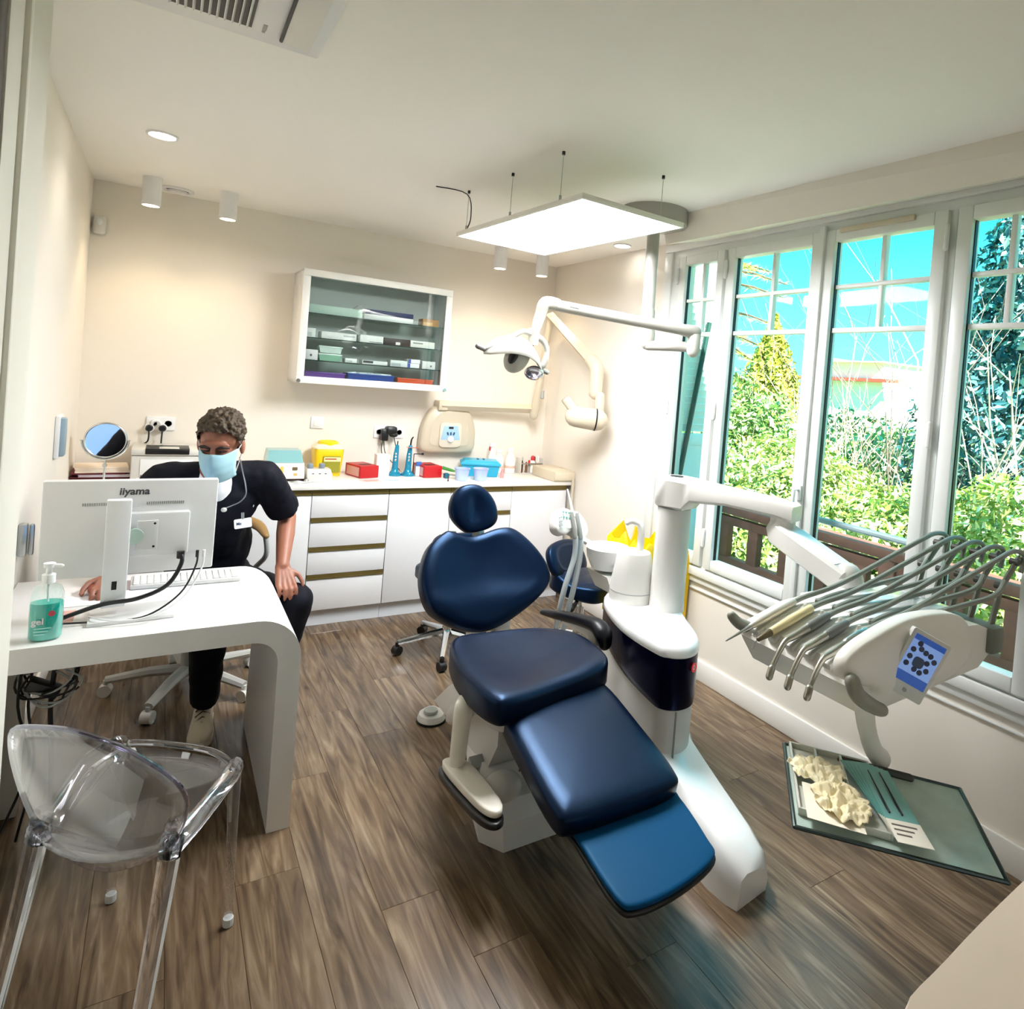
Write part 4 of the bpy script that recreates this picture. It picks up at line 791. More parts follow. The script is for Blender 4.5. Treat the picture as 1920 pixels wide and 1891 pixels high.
for k, (c, rr_, pth) in enumerate((('black', .007, [(.085, 2.64, .945), (.088, 2.62, .91), (.05, 2.60, .845), (-.03, 2.58, .815), (-.12, 2.60, .80), (-.20, 2.62, .77), (-.25, 2.60, .757)]), ('black', .003, [(.135, 2.64, .945), (.132, 2.62, .90), (.09, 2.58, .82), (.0, 2.55, .765), (-.1, 2.56, .756), (-.24, 2.58, .757)]), ('white', .003, [(.155, 2.64, .945), (.15, 2.62, .89), (.10, 2.57, .81), (.01, 2.53, .77), (-.07, 2.53, .762), (-.13, 2.55, .77), (-.16, 2.6, .765)]))):
    b = B(); tube(b, crv(pth, 6), rr_, 8); tube(b, [Vector(pth[0])+Vector((0, 0, .004)), Vector(pth[0])-Vector((0, 0, .02))], rr_*1.7, 8); solo('monitor_cable', ('thick black display cable looping over the desk', 'thin black power cable behind the monitor stand', 'thin white cable behind the monitor stand')[k], 'cable', b, BLACK if c == 'black' else WHITE, pth[-1])
kb = thing('keyboard', 'flat white keyboard behind the monitor', 'keyboard', (.14, 2.95, DZ))
b = B(); bx(b, -.06, .305, 2.89, 3.02, DZ, DZ+.016, .005); obj('case', b, PLAST, kb)
for r_ in range(5):
    for k in range(16): b = B(); bx(b, -.05+k*.0217, -.0325+k*.0217, 2.90+r_*.0225, 2.9175+r_*.0225, DZ+.016, DZ+.020, .001); obj('key', b, SATIN, kb)
b = B(); bx(b, -.26, -.06, 2.76, 2.98, DZ, DZ+.0015); solo('desk_sheet', 'white paper sheet on the desk left of the keyboard', 'paper', b, mat('sheet_w', '#f3ece8', .6), (-.16, 2.87, DZ))
b = B(); bx(b, -.27, -.20, 2.60, 2.72, DZ, DZ+.003, .001); solo('pink_card', 'pink card on the desk by the gel bottle', 'paper', b, mat('pinkish', '#e7b5ac', .6), (-.24, 2.66, DZ))
b = B(); ell(b, (-.155, 2.885, DZ+.018), (.03, .05, .018)); solo('computer_mouse', 'terracotta computer mouse behind the monitor stand', 'mouse', b, mat('mouse', '#9c4a36', .4), (-.155, 2.885, DZ))
# gel bottle
gb = thing('gel_bottle', 'pump bottle of turquoise hand gel on the desk corner', 'bottle', (-.262, 2.485, DZ))
gx0, gy0 = -.255, 2.49
def oval(rx, ry, z, n=24): return [(gx0+rx*math.cos(2*PI*k/n), gy0+ry*math.sin(2*PI*k/n), DZ+z) for k in range(n)]
b = B(); loft(b, [oval(.036, .026, .003), oval(.040, .029, .008), oval(.040, .029, .106), oval(.0395, .0285, .112)]); obj('gel', b, mat('gel', '#12b9a8', .12, var=.08, scale=30, emit='#0aa090', estr=.0, coat=.5), gb)
b = B(); loft(b, [oval(.037, .027, .001), oval(.0415, .030, .006), oval(.0415, .030, .135), oval(.034, .025, .158), oval(.015, .014, .168), oval(.014, .014, .175)]); obj('bottle_shell', b, clear('bottle_clear', (.95, 1, .99), .04, .5), gb)
b = B(); lathe(b, [(.017, .170), (.017, .195), (.008, .198), (.007, .215), (.014, .217), (.015, .229), (0, .229)], 18, T(gx0, gy0, DZ)); tube(b, [(gx0, gy0, DZ+.223), (gx0+.03, gy0-.006, DZ+.220)], .006, 8, True); obj('pump', b, mat('pump_white', '#eef2f2', .3), gb)
b = B(); tube(b, [(gx0, gy0, DZ+.17), (gx0+.004, gy0, DZ+.02)], .003, 6); obj('dip_tube', b, WHITE, gb)
fl = frame((gx0-.004, gy0-.0308, DZ+.062), (1, 0, 0), (0, 0, 1))
b = text_bm('gel', .026, fl @ T(-.012, .0, .001), .0004, bold=.0006); obj('label_text', b, WHITE, gb, smooth=0)
b = B(); lathe(b, [(0, 0), (.0085, 0), (.0085, .001), (0, .001)], 18, fl @ T(.020, .022, -.001)); obj('seal_mark', b, mat('seal_red', '#b8485a', .4), gb)
for q in range(3): b = B(); prism(b, rrect(-.02, .022-.008*q, -.022-.009*q, -.019-.009*q, .001), 0, .001, fl); obj('label_line', b, mat('label_pale', '#a6ece2', .4), gb)
# socket strip on the left wall above the desk, cables underneath
t = thing('desk_socket', 'grey-white socket strip low on the wall behind the monitor', 'socket', (XL, 2.9, .86))
b = B(); bx(b, XL+.0005, XL+.014, 2.70, 2.92, .85, .94, .004); obj('plate', b, WHITE, t)
for y in (2.76, 2.85): b = B(); tube(b, [(XL+.012, y, .895), (XL+.016, y, .895)], .02, 16); obj('socket', b, GREYP, t)
b = B(); bx(b, XL+.0005, XL+.03, 3.02, 3.06, .86, .98, .01); tube(b, [(XL+.04, 3.04, .87), (XL+.04, 3.04, .97)], .008, 8, True); solo('door_pull', 'grey pull handle low on the left wall beside the monitor', 'handle', b, STEEL, (XL, 3.04, .86))
rg = random.Random(8)
ct = thing('cable_tangle', 'tangle of black and grey cables hanging under the desk', 'cables', (-.27, 2.62, .5))
for k in range(6):
    a0 = rg.random()*6; pts = [(-.25+.07*math.cos(a0+q*.9)+rg.gauss(0, .012), 2.60+.05*math.sin(a0+q*.7), .55+.05*math.sin(a0+q*.9)+.01*k+rg.gauss(0, .01)) for q in range(9)]
    b = B(); tube(b, crv(pts, 4), .0035, 6); obj('cable', b, BLACK if k % 2 else GREYP, ct)
for k, (x, r_) in enumerate(((-.23, .007), (-.285, .004), (-.31, .004))): b = B(); tube(b, crv([(x, 2.6, .67), (x-.01, 2.6, .5), (x+.012*k, 2.62, .3), (x-.03*k, 2.7, .004+.008)], 5), r_, 8); obj('cable', b, BLACK, ct)
b = B(); box(b, (-.26, 2.60, .55), (.09, .05, .035), T(-.26, 2.6, .55) @ RY(.5) @ T(.26, -2.6, -.55), .006); obj('adapter', b, BLACK, ct)
b = B(); bx(b, XL+.016, XL+.07, 2.86, 2.92, .0, .67, .004); solo('cable_duct', 'white vertical cable duct under the desk', 'duct', b, PLAST, (XL+.04, 2.89, 0))

# ================================================================== OFFICE CHAIR of the man
oc = thing('office_chair', 'grey five-star office chair with a tan armrest under the man', 'chair', (.18, 3.66, 0), 0)
GB = mat('chair_base_grey', '#b7b6b0', .35)
cxo, cyo = .18, 3.66
b = B(); tube(b, [(cxo, cyo, .07), (cxo, cyo, .40)], [.032, .026], 16); obj('column', b, GB, oc)
for k in range(5):
    a = -2.05+k*2*PI/5; e = Vector((cxo+.33*math.cos(a), cyo+.33*math.sin(a), .075)); b = B()
    tube(b, [(cxo, cyo, .10), (cxo+.16*math.cos(a), cyo+.16*math.sin(a), .098), e], [.033, .028, .022], 8, flat=(.8, (0, 0, 1))); l = obj('leg', b, GB, oc)
    b = B(); tb_ = Vector((-math.sin(a), math.cos(a), 0)); tube(b, [e-tb_*.022+Vector((0, 0, -.047)), e+tb_*.022+Vector((0, 0, -.047))], .028, 16); tube(b, [e+Vector((0, 0, -.04)), e], .01, 8); obj('caster', b, PLAST, l)
b = B(); cushion(b, rrect(-.23, .23, -.22, .22, .08), .085, T(cxo, cyo-.02, .38) @ RZ(.2), .035, .01); obj('seat', b, mat('chair_dark', '#1a1a1c', .6), oc)
b = B(); cushion(b, rrect(-.2, .2, -.2, .22, .08), .07, frame((cxo+.03, cyo+.27, .74), (-1, .1, 0), (0, .12, 1)), .03, .01); obj('backrest', b, mat('chair_dark', '#1a1a1c', .6), oc)
b = B(); tube(b, [(cxo, cyo+.1, .37), (cxo+.02, cyo+.30, .38), (cxo+.03, cyo+.31, .6)], .018, 8); obj('back_bar', b, GB, oc)
b = B(); tube(b, crv([(cxo+.10, cyo+.14, .80), (cxo+.18, cyo+.06, .815), (cxo+.26, cyo-.04, .80), (cxo+.29, cyo-.13, .765)], 6), [.018, .03, .03, .016], 12, True, flat=(.8, (0, 0, 1))); obj('armrest', b, mat('tan_pad', '#8a6a3c', .5), oc)
b = B(); tube(b, crv([(cxo+.29, cyo-.10, .765), (cxo+.30, cyo-.10, .66), (cxo+.25, cyo-.02, .56), (cxo+.18, cyo+.02, .41)], 6), .012, 10); obj('armrest_post', b, GREYP, oc)

# ================================================================== THE MAN
SKIN = mat('skin', '#96604a', .5, var=.12, scale=25, sub=.08); SCRUB = mat('scrub_navy', '#070916', .75, var=.25, scale=10, bump=.25, bscale=40, spec=.2)
HAIR = mat('hair_grey', '#463725', .7, var=.85, scale=55)
man = thing('person', 'seated man in dark navy scrubs and a pale blue face mask at the desk', 'person', (.2, 3.5, 0))
def cap(b, p0, p1, r0, r1, seg=14): return tube(b, [Vector(p0), Vector(p0).lerp(Vector(p1), .5), Vector(p1)], [r0, (r0+r1)/2, r1], seg, True)
HC = Vector((.205, 2.985, 1.285))
fdir = Vector((-.30, -.90, -.30)).normalized(); upv = Vector((-.05, -.22, 1)); zl = (upv-fdir*upv.dot(fdir)).normalized(); yl = -fdir; xl = yl.cross(zl)
HM = Matrix(((xl.x, yl.x, zl.x, HC.x), (xl.y, yl.y, zl.y, HC.y), (xl.z, yl.z, zl.z, HC.z), (0, 0, 0, 1)))
H = lambda x, y, z: HM @ Vector((x, y, z))
# joints
SHL, SHR = Vector((.405, 3.20, 1.115)), Vector((.015, 3.22, 1.10)); NECK = Vector((.205, 3.14, 1.17)); CH = Vector((.215, 3.24, 1.02)); BEL = Vector((.23, 3.40, .78)); PEL = Vector((.23, 3.53, .575))
ELL, WRL = Vector((.530, 3.34, .90)), Vector((.487, 3.10, .735)); ELR, WRR = Vector((-.13, 3.17, .86)), Vector((-.12, 2.95, .795))
HPL, HPR = Vector((.33, 3.52, .565)), Vector((.13, 3.52, .565)); KNL, KNR = Vector((.545, 3.06, .585)), Vector((.215, 3.03, .575)); ANL, ANR = Vector((.50, 3.27, .10)), Vector((.235, 3.27, .10))
b = B()
ell(b, (0, .018, .035), (.074, .094, .085), HM); ell(b, (0, -.012, -.035), (.061, .078, .088), HM); ell(b, (0, -.05, -.085), (.035, .035, .032), HM)   # skull, face, chin
ell(b, (0, -.076, .028), (.055, .018, .016), HM); cap(b, H(0, -.092, .015), H(0, -.108, -.028), .009, .014); ell(b, (.0, -.085, -.06), (.028, .016, .012), HM)  # brow, nose, lips
for s in (-1, 1): ell(b, (s*.078, .015, -.012), (.010, .022, .034), HM @ T(0, 0, 0)); ell(b, (s*.040, -.05, -.035), (.02, .02, .018), HM)
cap(b, H(0, .02, -.06), NECK+Vector((0, .02, -.03)), .053, .06)
ell(b, CH, (.15, .10, .14)); ell(b, BEL, (.13, .09, .16)); ell(b, PEL, (.14, .11, .10)); cap(b, CH, BEL, .1, .1); cap(b, BEL, PEL, .1, .1); cap(b, SHL, SHR, .05, .05); cap(b, NECK, CH, .06, .08)
for sh, el, wr in ((SHL, ELL, WRL), (SHR, ELR, WRR)): cap(b, sh, el, .045, .040); cap(b, el, el.lerp(wr, .35), .040, .041); cap(b, el.lerp(wr, .35), wr, .041, .027)
for hp, kn, an in ((HPL, KNL, ANL), (HPR, KNR, ANR)): cap(b, hp, kn, .06, .045); cap(b, kn, an, .045, .03)
def hand(b, wr, d, n, side, spread=.12, curl=.5):
    """palm + five bent fingers; d along the hand, n out of the back of the hand, side +1 thumb towards n x d"""
    d = d.normalized(); n = (n-d*n.dot(d)).normalized(); s = d.cross(n)*side; pc = wr+d*.052
    for k in (-1, -.33, .33, 1): cap(b, wr+s*k*.016, wr+d*.09+s*k*.031, .015, .0125)
    ell(b, wr+d*.05, (.035, .035, .02), None, 12) if False else None
    for k, (o, ln) in enumerate(((.033, .070), (.011, .080), (-.011, .075), (-.033, .060))):
        f = (d+s*o*spread*18*.2).normalized(); p0 = wr+d*.088+s*o; p1 = p0+f*ln*.45+n*.010; p2 = p1+(f*.85-n*curl).normalized()*ln*.32; p3 = p2+(f*.55-n*(curl+.45)).normalized()*ln*.28
        cap(b, p0, p1, .0100, .0090, 10); cap(b, p1, p2, .0090, .0082, 10); cap(b, p2, p3, .0082, .0068, 10)
    p0 = wr+d*.028+s*.024; p1 = p0+(d*.6+s*.8).normalized()*.042; p2 = p1+(d*.9+s*.35-n*.25).normalized()*.034; p3 = p2+(d-n*.3).normalized()*.02
    cap(b, p0, p1, .014, .011, 10); cap(b, p1, p2, .011, .0095, 10); cap(b, p2, p3, .0095, .008, 10)
hand(b, WRL, Vector((.10, -.62, -.62)), Vector((.05, -.72, .70)), -1, .14, .55)
hand(b, WRR, Vector((-.1, -.95, -.25)), Vector((0, -.2, 1)), 1, .1, .3)
b = remesh(b, .0046, 3); body = obj('body', b, SKIN, man)
# hair
b = B(); bmesh.ops.create_icosphere(b, subdivisions=6, radius=1)
dl = []
for v in b.verts:
    p = Vector((v.co.x*.081, .020+v.co.y*.101, .040+v.co.z*.090)); tt = max(0, min(1, (p.y+.088)/.085)); hl = -.062 if p.y > .03 else .082*(1-tt**2)-.022*tt**2+.010*noise.noise(p*45)-(.012 if abs(p.x) < .03 else 0)*noise.noise(Vector((p.x*60, 1, 2)))
    v.co = p
    if p.z < hl or (abs(p.x) > .06 and -.02 < p.y < .05 and p.z < .012): dl.append(v)
bmesh.ops.delete(b, geom=dl, context='VERTS')
for v in b.verts:
    n_ = Vector((v.co.x/.081, (v.co.y-.02)/.101, (v.co.z-.04)/.09)).normalized(); top = max(0, n_.z)
    k = noise.noise(v.co*62)*.010+noise.noise(v.co*135+Vector((5, 1, 2)))*.007+.003+.009*top
    v.co = HM @ (v.co+n_*k)
obj('hair', b, HAIR, man, smooth=60)
# eyes, brows
for s in (-1, 1):
    b = B(); ell(b, (s*.031, -.079, .006), (.017, .009, .0065), HM, 14); e = obj('eye', b, mat('eye_dark', '#20130e', .3), man)
    b = B(); tube(b, crv([H(s*.013, -.092, .019), H(s*.032, -.091, .026), H(s*.053, -.078, .018)], 5), [.0045, .006, .003], 8, True); obj('eyebrow', b, mat('brow', '#2a1d15', .8), man)
    b = B(); tube(b, crv([H(s*.016, -.086, .013), H(s*.032, -.088, .0135), H(s*.049, -.076, .008)], 5), .0035, 8, True); obj('eyelid', b, mat('lid_skin', '#94583f', .5), man)
# mask with pleats
b = B(); rows = []
for i in range(15):
    v_ = i/14; z = -.006-.128*v_; row = []
    for j in range(21):
        u = -1+j/10; wd = .070-.012*v_**2; yfr = -.108-.022*math.sin(PI*min(1, v_*1.05))+.010*v_
        y = yfr+.088*abs(u)**2.2+(.018*v_**3); row.append(H(u*wd, y-.004*math.cos(v_*PI*7)*(.35 if .15 < v_ < .9 else 0)-.008*max(0, 1-abs(u)*4)*(1-v_)**2, z+.012*max(0, 1-abs(u)*2)*(1-v_)**3-.006*abs(u)*v_))
    rows.append(row)
G = [[b.verts.new(p) for p in r_] for r_ in rows]
for a, c in zip(G, G[1:]):
    for j in range(20): b.faces.new((a[j], a[j+1], c[j+1], c[j]))
mk = obj('face_mask', b, mat('mask_blue', '#9fc7d2', .8, var=.06, scale=40, bump=.2, bscale=90), man, smooth=60)
md = mk.modifiers.new('solid', 'SOLIDIFY'); md.thickness = .002
for s in (-1, 1):
    b = B(); tube(b, crv([H(s*.069, -.020, -.014), H(s*.080, .005, .010), H(s*.083, .026, .022), H(s*.080, .034, .0)], 5), .0022, 6); tube(b, crv([H(s*.060, -.018, -.115), H(s*.072, .01, -.06), H(s*.078, .034, -.025), H(s*.080, .034, .0)], 5), .0022, 6); obj('mask_strap', b, WHITE, man)
# white undershirt, scrub top, trousers
b = B(); cap(b, NECK+Vector((0, .015, .0)), NECK+Vector((.004, .03, -.10)), .060, .075, 20); ell(b, CH+Vector((0, -.01, .03)), (.11, .085, .10)); b = remesh(b, .007, 5); obj('undershirt', b, mat('tee_white', '#eef0f2', .8), man)
b = B()
ell(b, CH, (.182, .128, .165)); ell(b, BEL, (.165, .128, .20)); ell(b, PEL+Vector((0, -.01, .03)), (.185, .15, .12)); cap(b, CH, BEL, .135, .135); cap(b, BEL, PEL, .14, .145)
cap(b, SHL+Vector((-.03, 0, .0)), SHR+Vector((.03, 0, 0)), .072, .072); cap(b, NECK+Vector((.05, .04, -.035)), SHL+Vector((-.03, 0, .02)), .05, .058); cap(b, NECK+Vector((-.05, .04, -.035)), SHR+Vector((.03, 0, .02)), .05, .058)
for sh, el in ((SHL, ELL), (SHR, ELR)): cap(b, sh, sh.lerp(el, .30), .072, .074); tube(b, [sh.lerp(el, .2), sh.lerp(el, .5), sh.lerp(el, .80)], [.07, .073, .077], 16)
b = remesh(b, .009, 6)
dl = []
for f in b.faces:
    c = f.calc_center_median(); q = c-NECK
    if c.y < NECK.y+.02:
        h = (NECK.z+.05)-c.z
        if 0 <= h+.05 and h < .155 and abs(q.x) < .046*(1-h/.16)+.004: dl.append(f)
    elif (Vector((q.x, q.y-.02, 0))).length < .062 and q.z > -.03: dl.append(f)
bmesh.ops.delete(b, geom=dl, context='FACES')
for v in b.verts: v.co += v.normal*(noise.noise(v.co*14)*.006+noise.noise(v.co*30)*.003)
top = obj('scrub_top', b, SCRUB, man, smooth=60); md = top.modifiers.new('solid', 'SOLIDIFY'); md.thickness = .004
b = B(); ell(b, PEL, (.175, .15, .105))
for hp, kn, an in ((HPL, KNL, ANL), (HPR, KNR, ANR)): cap(b, hp, kn, .092, .076); cap(b, kn, kn.lerp(an, .5), .076, .068); tube(b, [kn.lerp(an, .4), kn.lerp(an, .7), an.lerp(kn, .02)], [.068, .064, .058], 14)
cap(b, PEL, HPL, .11, .1); cap(b, PEL, HPR, .11, .1); b = remesh(b, .009, 5)
for v in b.verts: v.co += v.normal*(noise.noise(v.co*16)*.006)
obj('trousers', b, SCRUB, man, smooth=60)
def shoe(an, toe, label):
    d = (toe-an); d.z = 0; d.normalize(); s = Vector((d.y, -d.x, 0)); o = Vector((an.x, an.y, 0))
    secs = [(-.065, .030, .085), (-.045, .037, .10), (.0, .038, .105), (.05, .040, .088), (.10, .045, .066), (.15, .046, .052), (.19, .038, .042), (.212, .018, .030)]
    def ring(k, w, h, z0): return [o+d*k+s*(w*math.cos(a))+Vector((0, 0, z0+(h-z0)*(.5+.5*math.sin(a)))) for a in [2*PI*j/16 for j in range(16)]]
    b = B(); loft(b, [ring(k, w, h, .018) for k, w, h in secs]); sh = obj('shoe', b, mat('shoe_cream', '#d8cdb6', .6), man, smooth=60)
    b = B(); loft(b, [[o+d*k+s*(w*1.06*x)+Vector((0, 0, z)) for x, z in ((-1, .004), (1, .004), (1, .024), (-1, .024))] for k, w, h in [(-.072, .026, 0)]+secs[1:-1]+[(.218, .016, 0)]]); obj('sole', b, mat('sole_white', '#e9e2d2', .6), sh, smooth=50)
    for k in range(4): q = o+d*(.035+.024*k); z = .098-.0125*k; b = B(); tube(b, [q-s*.026+Vector((0, 0, z-.012)), q+Vector((0, 0, z+.002)), q+d*.014+s*.026+Vector((0, 0, z-.014))], .003, 6, True); obj('lace', b, mat('lace', '#6b5647', .7), sh)
    b = B(); tube(b, [o+Vector((0, 0, .09)), o+Vector((0, .0, .135))], .044, 14); obj('sock', b, mat('sock_white', '#ecebe8', .8), sh)
shoe(ANR, Vector((.20, 2.95, 0)), None); shoe(ANL, Vector((.50, 2.97, 0)), None)
# badge and loupe cord
fb = frame((.318, 3.088, .935), (1, .12, .10), (-.1, .12, 1))
b = B(); prism(b, rrect(-.034, .034, -.02, .02, .006), 0, .002, fb); bg = obj('name_badge', b, mat('badge_white', '#f4f6f8', .4), man)
b = text_bm('Mc', .016, fb @ T(-.016, 0, .0024), .0003, bold=.0006); obj('badge_print', b, mat('badge_blue', '#1c3d5c', .5), bg, smooth=0)
b = B(); tube(b, [fb @ Vector((0, .018, .001)), fb @ Vector((.002, .045, .0))], .006, 8, flat=(.4, fb.to_3x3() @ Vector((0, 0, 1)))); obj('badge_clip', b, STEEL, bg)
b = B(); tube(b, crv([H(.07, .01, -.06), (.300, 3.07, 1.16), (.315, 3.062, 1.10), (.318, 3.066, 1.06), (.30, 3.075, 1.03), (.27, 3.085, 1.012), (.245, 3.09, 1.0)], 6), .0028, 6); obj('loupe_cord', b, mat('cord_grey', '#8b8f94', .5), man)
b = B(); ell(b, (.243, 3.088, .995), (.012, .008, .010), None, 10); obj('cord_clip', b, PLAST, man)
b = B(); ell(b, (.352, 3.075, 1.01), (.003, .003, .005), None, 8); obj('pocket_snap', b, CHROME, man)

# ================================================================== DENTAL CHAIR
dc = thing('dental_chair', 'navy leather dental treatment chair on a white base', 'dental chair', (1.32, 2.3, 0))
FB = frame((1.33, 2.76, .70), (1, 0, 0), (0, .24, .42))
back = [(-.2, .226), (-.284, .157), (-.329, .029), (-.31, -.1), (-.234, -.172), (-.128, -.22), (.002, -.223), (.164, -.155), (.283, -.067), (.304, .009), (.258, .119), (.172, .218), (.088, .236), (-.056, .205), (-.155, .232)]
b = B(); cushion(b, back, .085, FB @ T(0, 0, -.055), .05, -.004, fn=lambda x, y: .030*(abs(x)/.3)**2-.018*math.exp(-((x/.16)**2+((y-.05)/.16)**2))+.012*math.exp(-((y+.14)/.06)**2)); obj('backrest', b, NAVY, dc, smooth=60)
b = B(); cushion(b, [(x*.9, y*.9) for x, y in back], .03, FB @ T(0, 0, -.083), .02); obj('back_shell', b, mat('shell_black', '#0a0b12', .4), dc, smooth=60)
FH = frame((1.32, 2.95, .99), (1, 0, 0), (0, .12, .42))
head = [(-.015, .119), (-.085, .101), (-.128, .038), (-.125, -.038), (-.064, -.104), (-.009, -.114), (.077, -.093), (.113, -.048), (.10, .032), (.047, .099)]
b = B(); cushion(b, head, .075, FH @ T(0, 0, -.045), .045, .0, fn=lambda x, y: -.016*math.exp(-((x/.05)**2+(y/.07)**2))+.006*math.exp(-((abs(x)-.035)/.02)**2-(y/.06)**2)); obj('headrest', b, NAVY, dc, smooth=60)
b = B(); tube(b, [(1.33, 2.93, .90), (1.332, 2.90, .80)], .032, 4, flat=(.4, (0, 1, 0))); obj('headrest_post', b, STEEL, dc)
seat = [(-.252, .234), (-.16, .30), (.106, .268), (.255, .15), (.287, -.011), (.231, -.17), (-.027, -.22), (-.225, -.262), (-.283, -.235), (-.307, -.1), (-.298, .075)]
FS = T(1.28, 2.2, .5)
b = B(); cushion(b, seat, .105, FS @ T(0, 0, -.045), .055, 0, fn=lambda x, y: .02*(abs(x)/.28)**2+.018*(y/.28 if y > 0 else 0)-.012*math.exp(-((x/.15)**2+(y/.2)**2))); obj('seat', b, NAVY, dc, smooth=60)
b = B(); cushion(b, [(x*.86, y*.86) for x, y in seat], .04, FS @ T(0, 0, -.082), .02); obj('seat_pan', b, PLAST, dc, smooth=60)
FLg = frame((1.28, 2.01, .46), (1, 0, 0), (0, .48, .10))
leg = [(-.222, -.02), (-.19, .028), (.0, .046), (.19, .062), (.238, .02), (.236, -.2), (.222, -.42), (.175, -.475), (-.02, -.485), (-.2, -.477), (-.245, -.43), (-.238, -.2)]
b = B(); cushion(b, leg, .085, FLg @ T(0, 0, -.055), .042, .006, 5); obj('leg_rest', b, NAVY, dc, smooth=60)
FFt = frame((1.28, 1.55, .32), (1, 0, 0), (0, .3, .04))
foot = [(-.185, .10), (.20, .10), (.214, 0), (.185, -.16), (.155, -.225), (.0, -.262), (-.150, -.263), (-.195, -.215), (-.19, 0)]
b = B(); cushion(b, foot, .020, FFt @ T(0, 0, -.012), .012, 0, 5); obj('foot_plate', b, TEALP, dc, smooth=50)
b = B(); cushion(b, [(x*1.02, y*1.02) for x, y in foot], .018, FFt @ T(0, 0, -.028), .012, 0, 5); obj('foot_plate_edge', b, BLACK, dc, smooth=50)
b = B(); tube(b, [(1.28, 2.0, .39), (1.28, 1.55, .292)], .05, 4, flat=(.5, (0, 0, 1))); obj('leg_rest_support', b, mat('dark_metal', '#1a1b20', .4), dc)
# white base
b = B()
def sec(x0, x1, y0, y1, ch, z): return [(x0+ch, y0, z), (x1-ch, y0, z), (x1, y0+ch, z), (x1, y1, z), (x0+.26, y1, z), (x0+.13, y0+.50, z), (x0+.045, y0+.28, z), (x0, y0+ch*1.6, z)]
loft(b, [sec(1.030, 1.60, 1.965, 2.75, .055, 0), sec(1.015, 1.60, 1.965, 2.76, .06, .10), sec(1.025, 1.59, 2.0, 2.75, .06, .16), sec(1.08, 1.55, 2.08, 2.70, .06, .205)])
obj('base', b, mat('base_white', '#eceae6', .35, var=.02), dc, smooth=30)
b = B(); loft(b, [[(1.09, 2.15, .19), (1.50, 2.15, .19), (1.50, 2.72, .19), (1.09, 2.72, .19)], [(1.10, 2.10, .30), (1.47, 2.10, .30), (1.47, 2.60, .30), (1.10, 2.60, .30)], [(1.13, 2.16, .43), (1.45, 2.16, .43), (1.45, 2.45, .43), (1.13, 2.45, .43)]]); obj('lift_housing', b, PLAST, dc, smooth=20)
b = B(); ell(b, (1.10, 2.04, .185), (.075, .055, .055)); obj('motor_cover', b, PLAST, dc)
b = B(); prism(b, [(0, 0), (.022, 0), (.011, .019)], 0, .001, frame((1.155, 2.028, .232), (1, 0, 0), (0, .5, .5))); obj('warning_mark', b, mat('warn', '#8a3a1e', .5), dc)
b = B(); box(b, (1.07, 2.19, .20), (.06, .05, .02), T(1.07, 2.19, .2) @ RX(.5) @ T(-1.07, -2.19, -.2), .002); obj('switch_plate', b, GREYP, dc)
for x in (1.255, 1.375): b = B(); bx(b, x-.042, x+.042, 2.665, 2.72, .30, .60, .012); obj('back_bracket', b, PLAST, dc)
b = B(); tube(b, [(1.315, 2.60, .44), (1.315, 2.30, .42)], .06, 12, True); obj('back_hinge', b, mat('dark_metal', '#1a1b20', .4), dc)
# lowered left armrest
b = B(); tube(b, crv([(1.03, 2.20, .455), (.985, 2.16, .455), (.975, 2.15, .42), (.972, 2.16, .22)], 5), [.03, .032, .034, .028], 12, True); al = obj('armrest_post', b, mat('arm_ivory', '#efeade', .35), dc)
b = B(); cushion(b, [(0, .0), (.035, .03), (.045, .12), (.035, .30), (.015, .42), (-.02, .45), (-.045, .40), (-.05, .25), (-.045, .08), (-.03, .01)], .03, frame((.975, 2.235, .195), (1, 0, 0), (0, -1, .15)) @ T(0, 0, -.028), .014); obj('armrest_plate', b, mat('arm_ivory', '#efeade', .35), dc, smooth=60)
b = B(); cushion(b, [(x*1.18, (y-.225)*1.06+.225) for x, y in [(0, .0), (.035, .03), (.045, .12), (.035, .30), (.015, .42), (-.02, .45), (-.045, .40), (-.05, .25), (-.045, .08), (-.03, .01)]], .028, frame((.975, 2.235, .195), (1, 0, 0), (0, -1, .15)) @ T(-.004, 0, .002), .014); obj('armrest_pad', b, BLACK, dc, smooth=60)
b = B(); tube(b, crv([(1.06, 2.24, .43), (1.04, 2.3, .36), (1.03, 2.36, .30)], 4), [.05, .05, .03], 12, True); obj('armrest_joint', b, PLAST, dc)
# right armrest
b = B(); tube(b, crv([(1.63, 2.74, .512), (1.63, 2.60, .545), (1.635, 2.42, .585), (1.64, 2.30, .602), (1.642, 2.25, .585), (1.642, 2.235, .555)], 5), [.02, .03, .036, .042, .044, .036], 14, True, flat=(.72, (0, 0, 1))); obj('armrest_pad', b, mat('pad_black', '#06070e', .38, spec=.3), dc, smooth=60)
b = B(); tube(b, crv([(1.64, 2.55, .535), (1.64, 2.36, .555), (1.638, 2.32, .52), (1.60, 2.33, .40)], 5), [.02, .028, .036, .03], 12, True, flat=(.7, (1, 0, 0))); obj('armrest_post', b, PLAST, dc, smooth=60)
b = B(); tube(b, [(1.60, 2.34, .41), (1.45, 2.30, .41)], .022, 10); obj('armrest_bar', b, STEEL, dc)
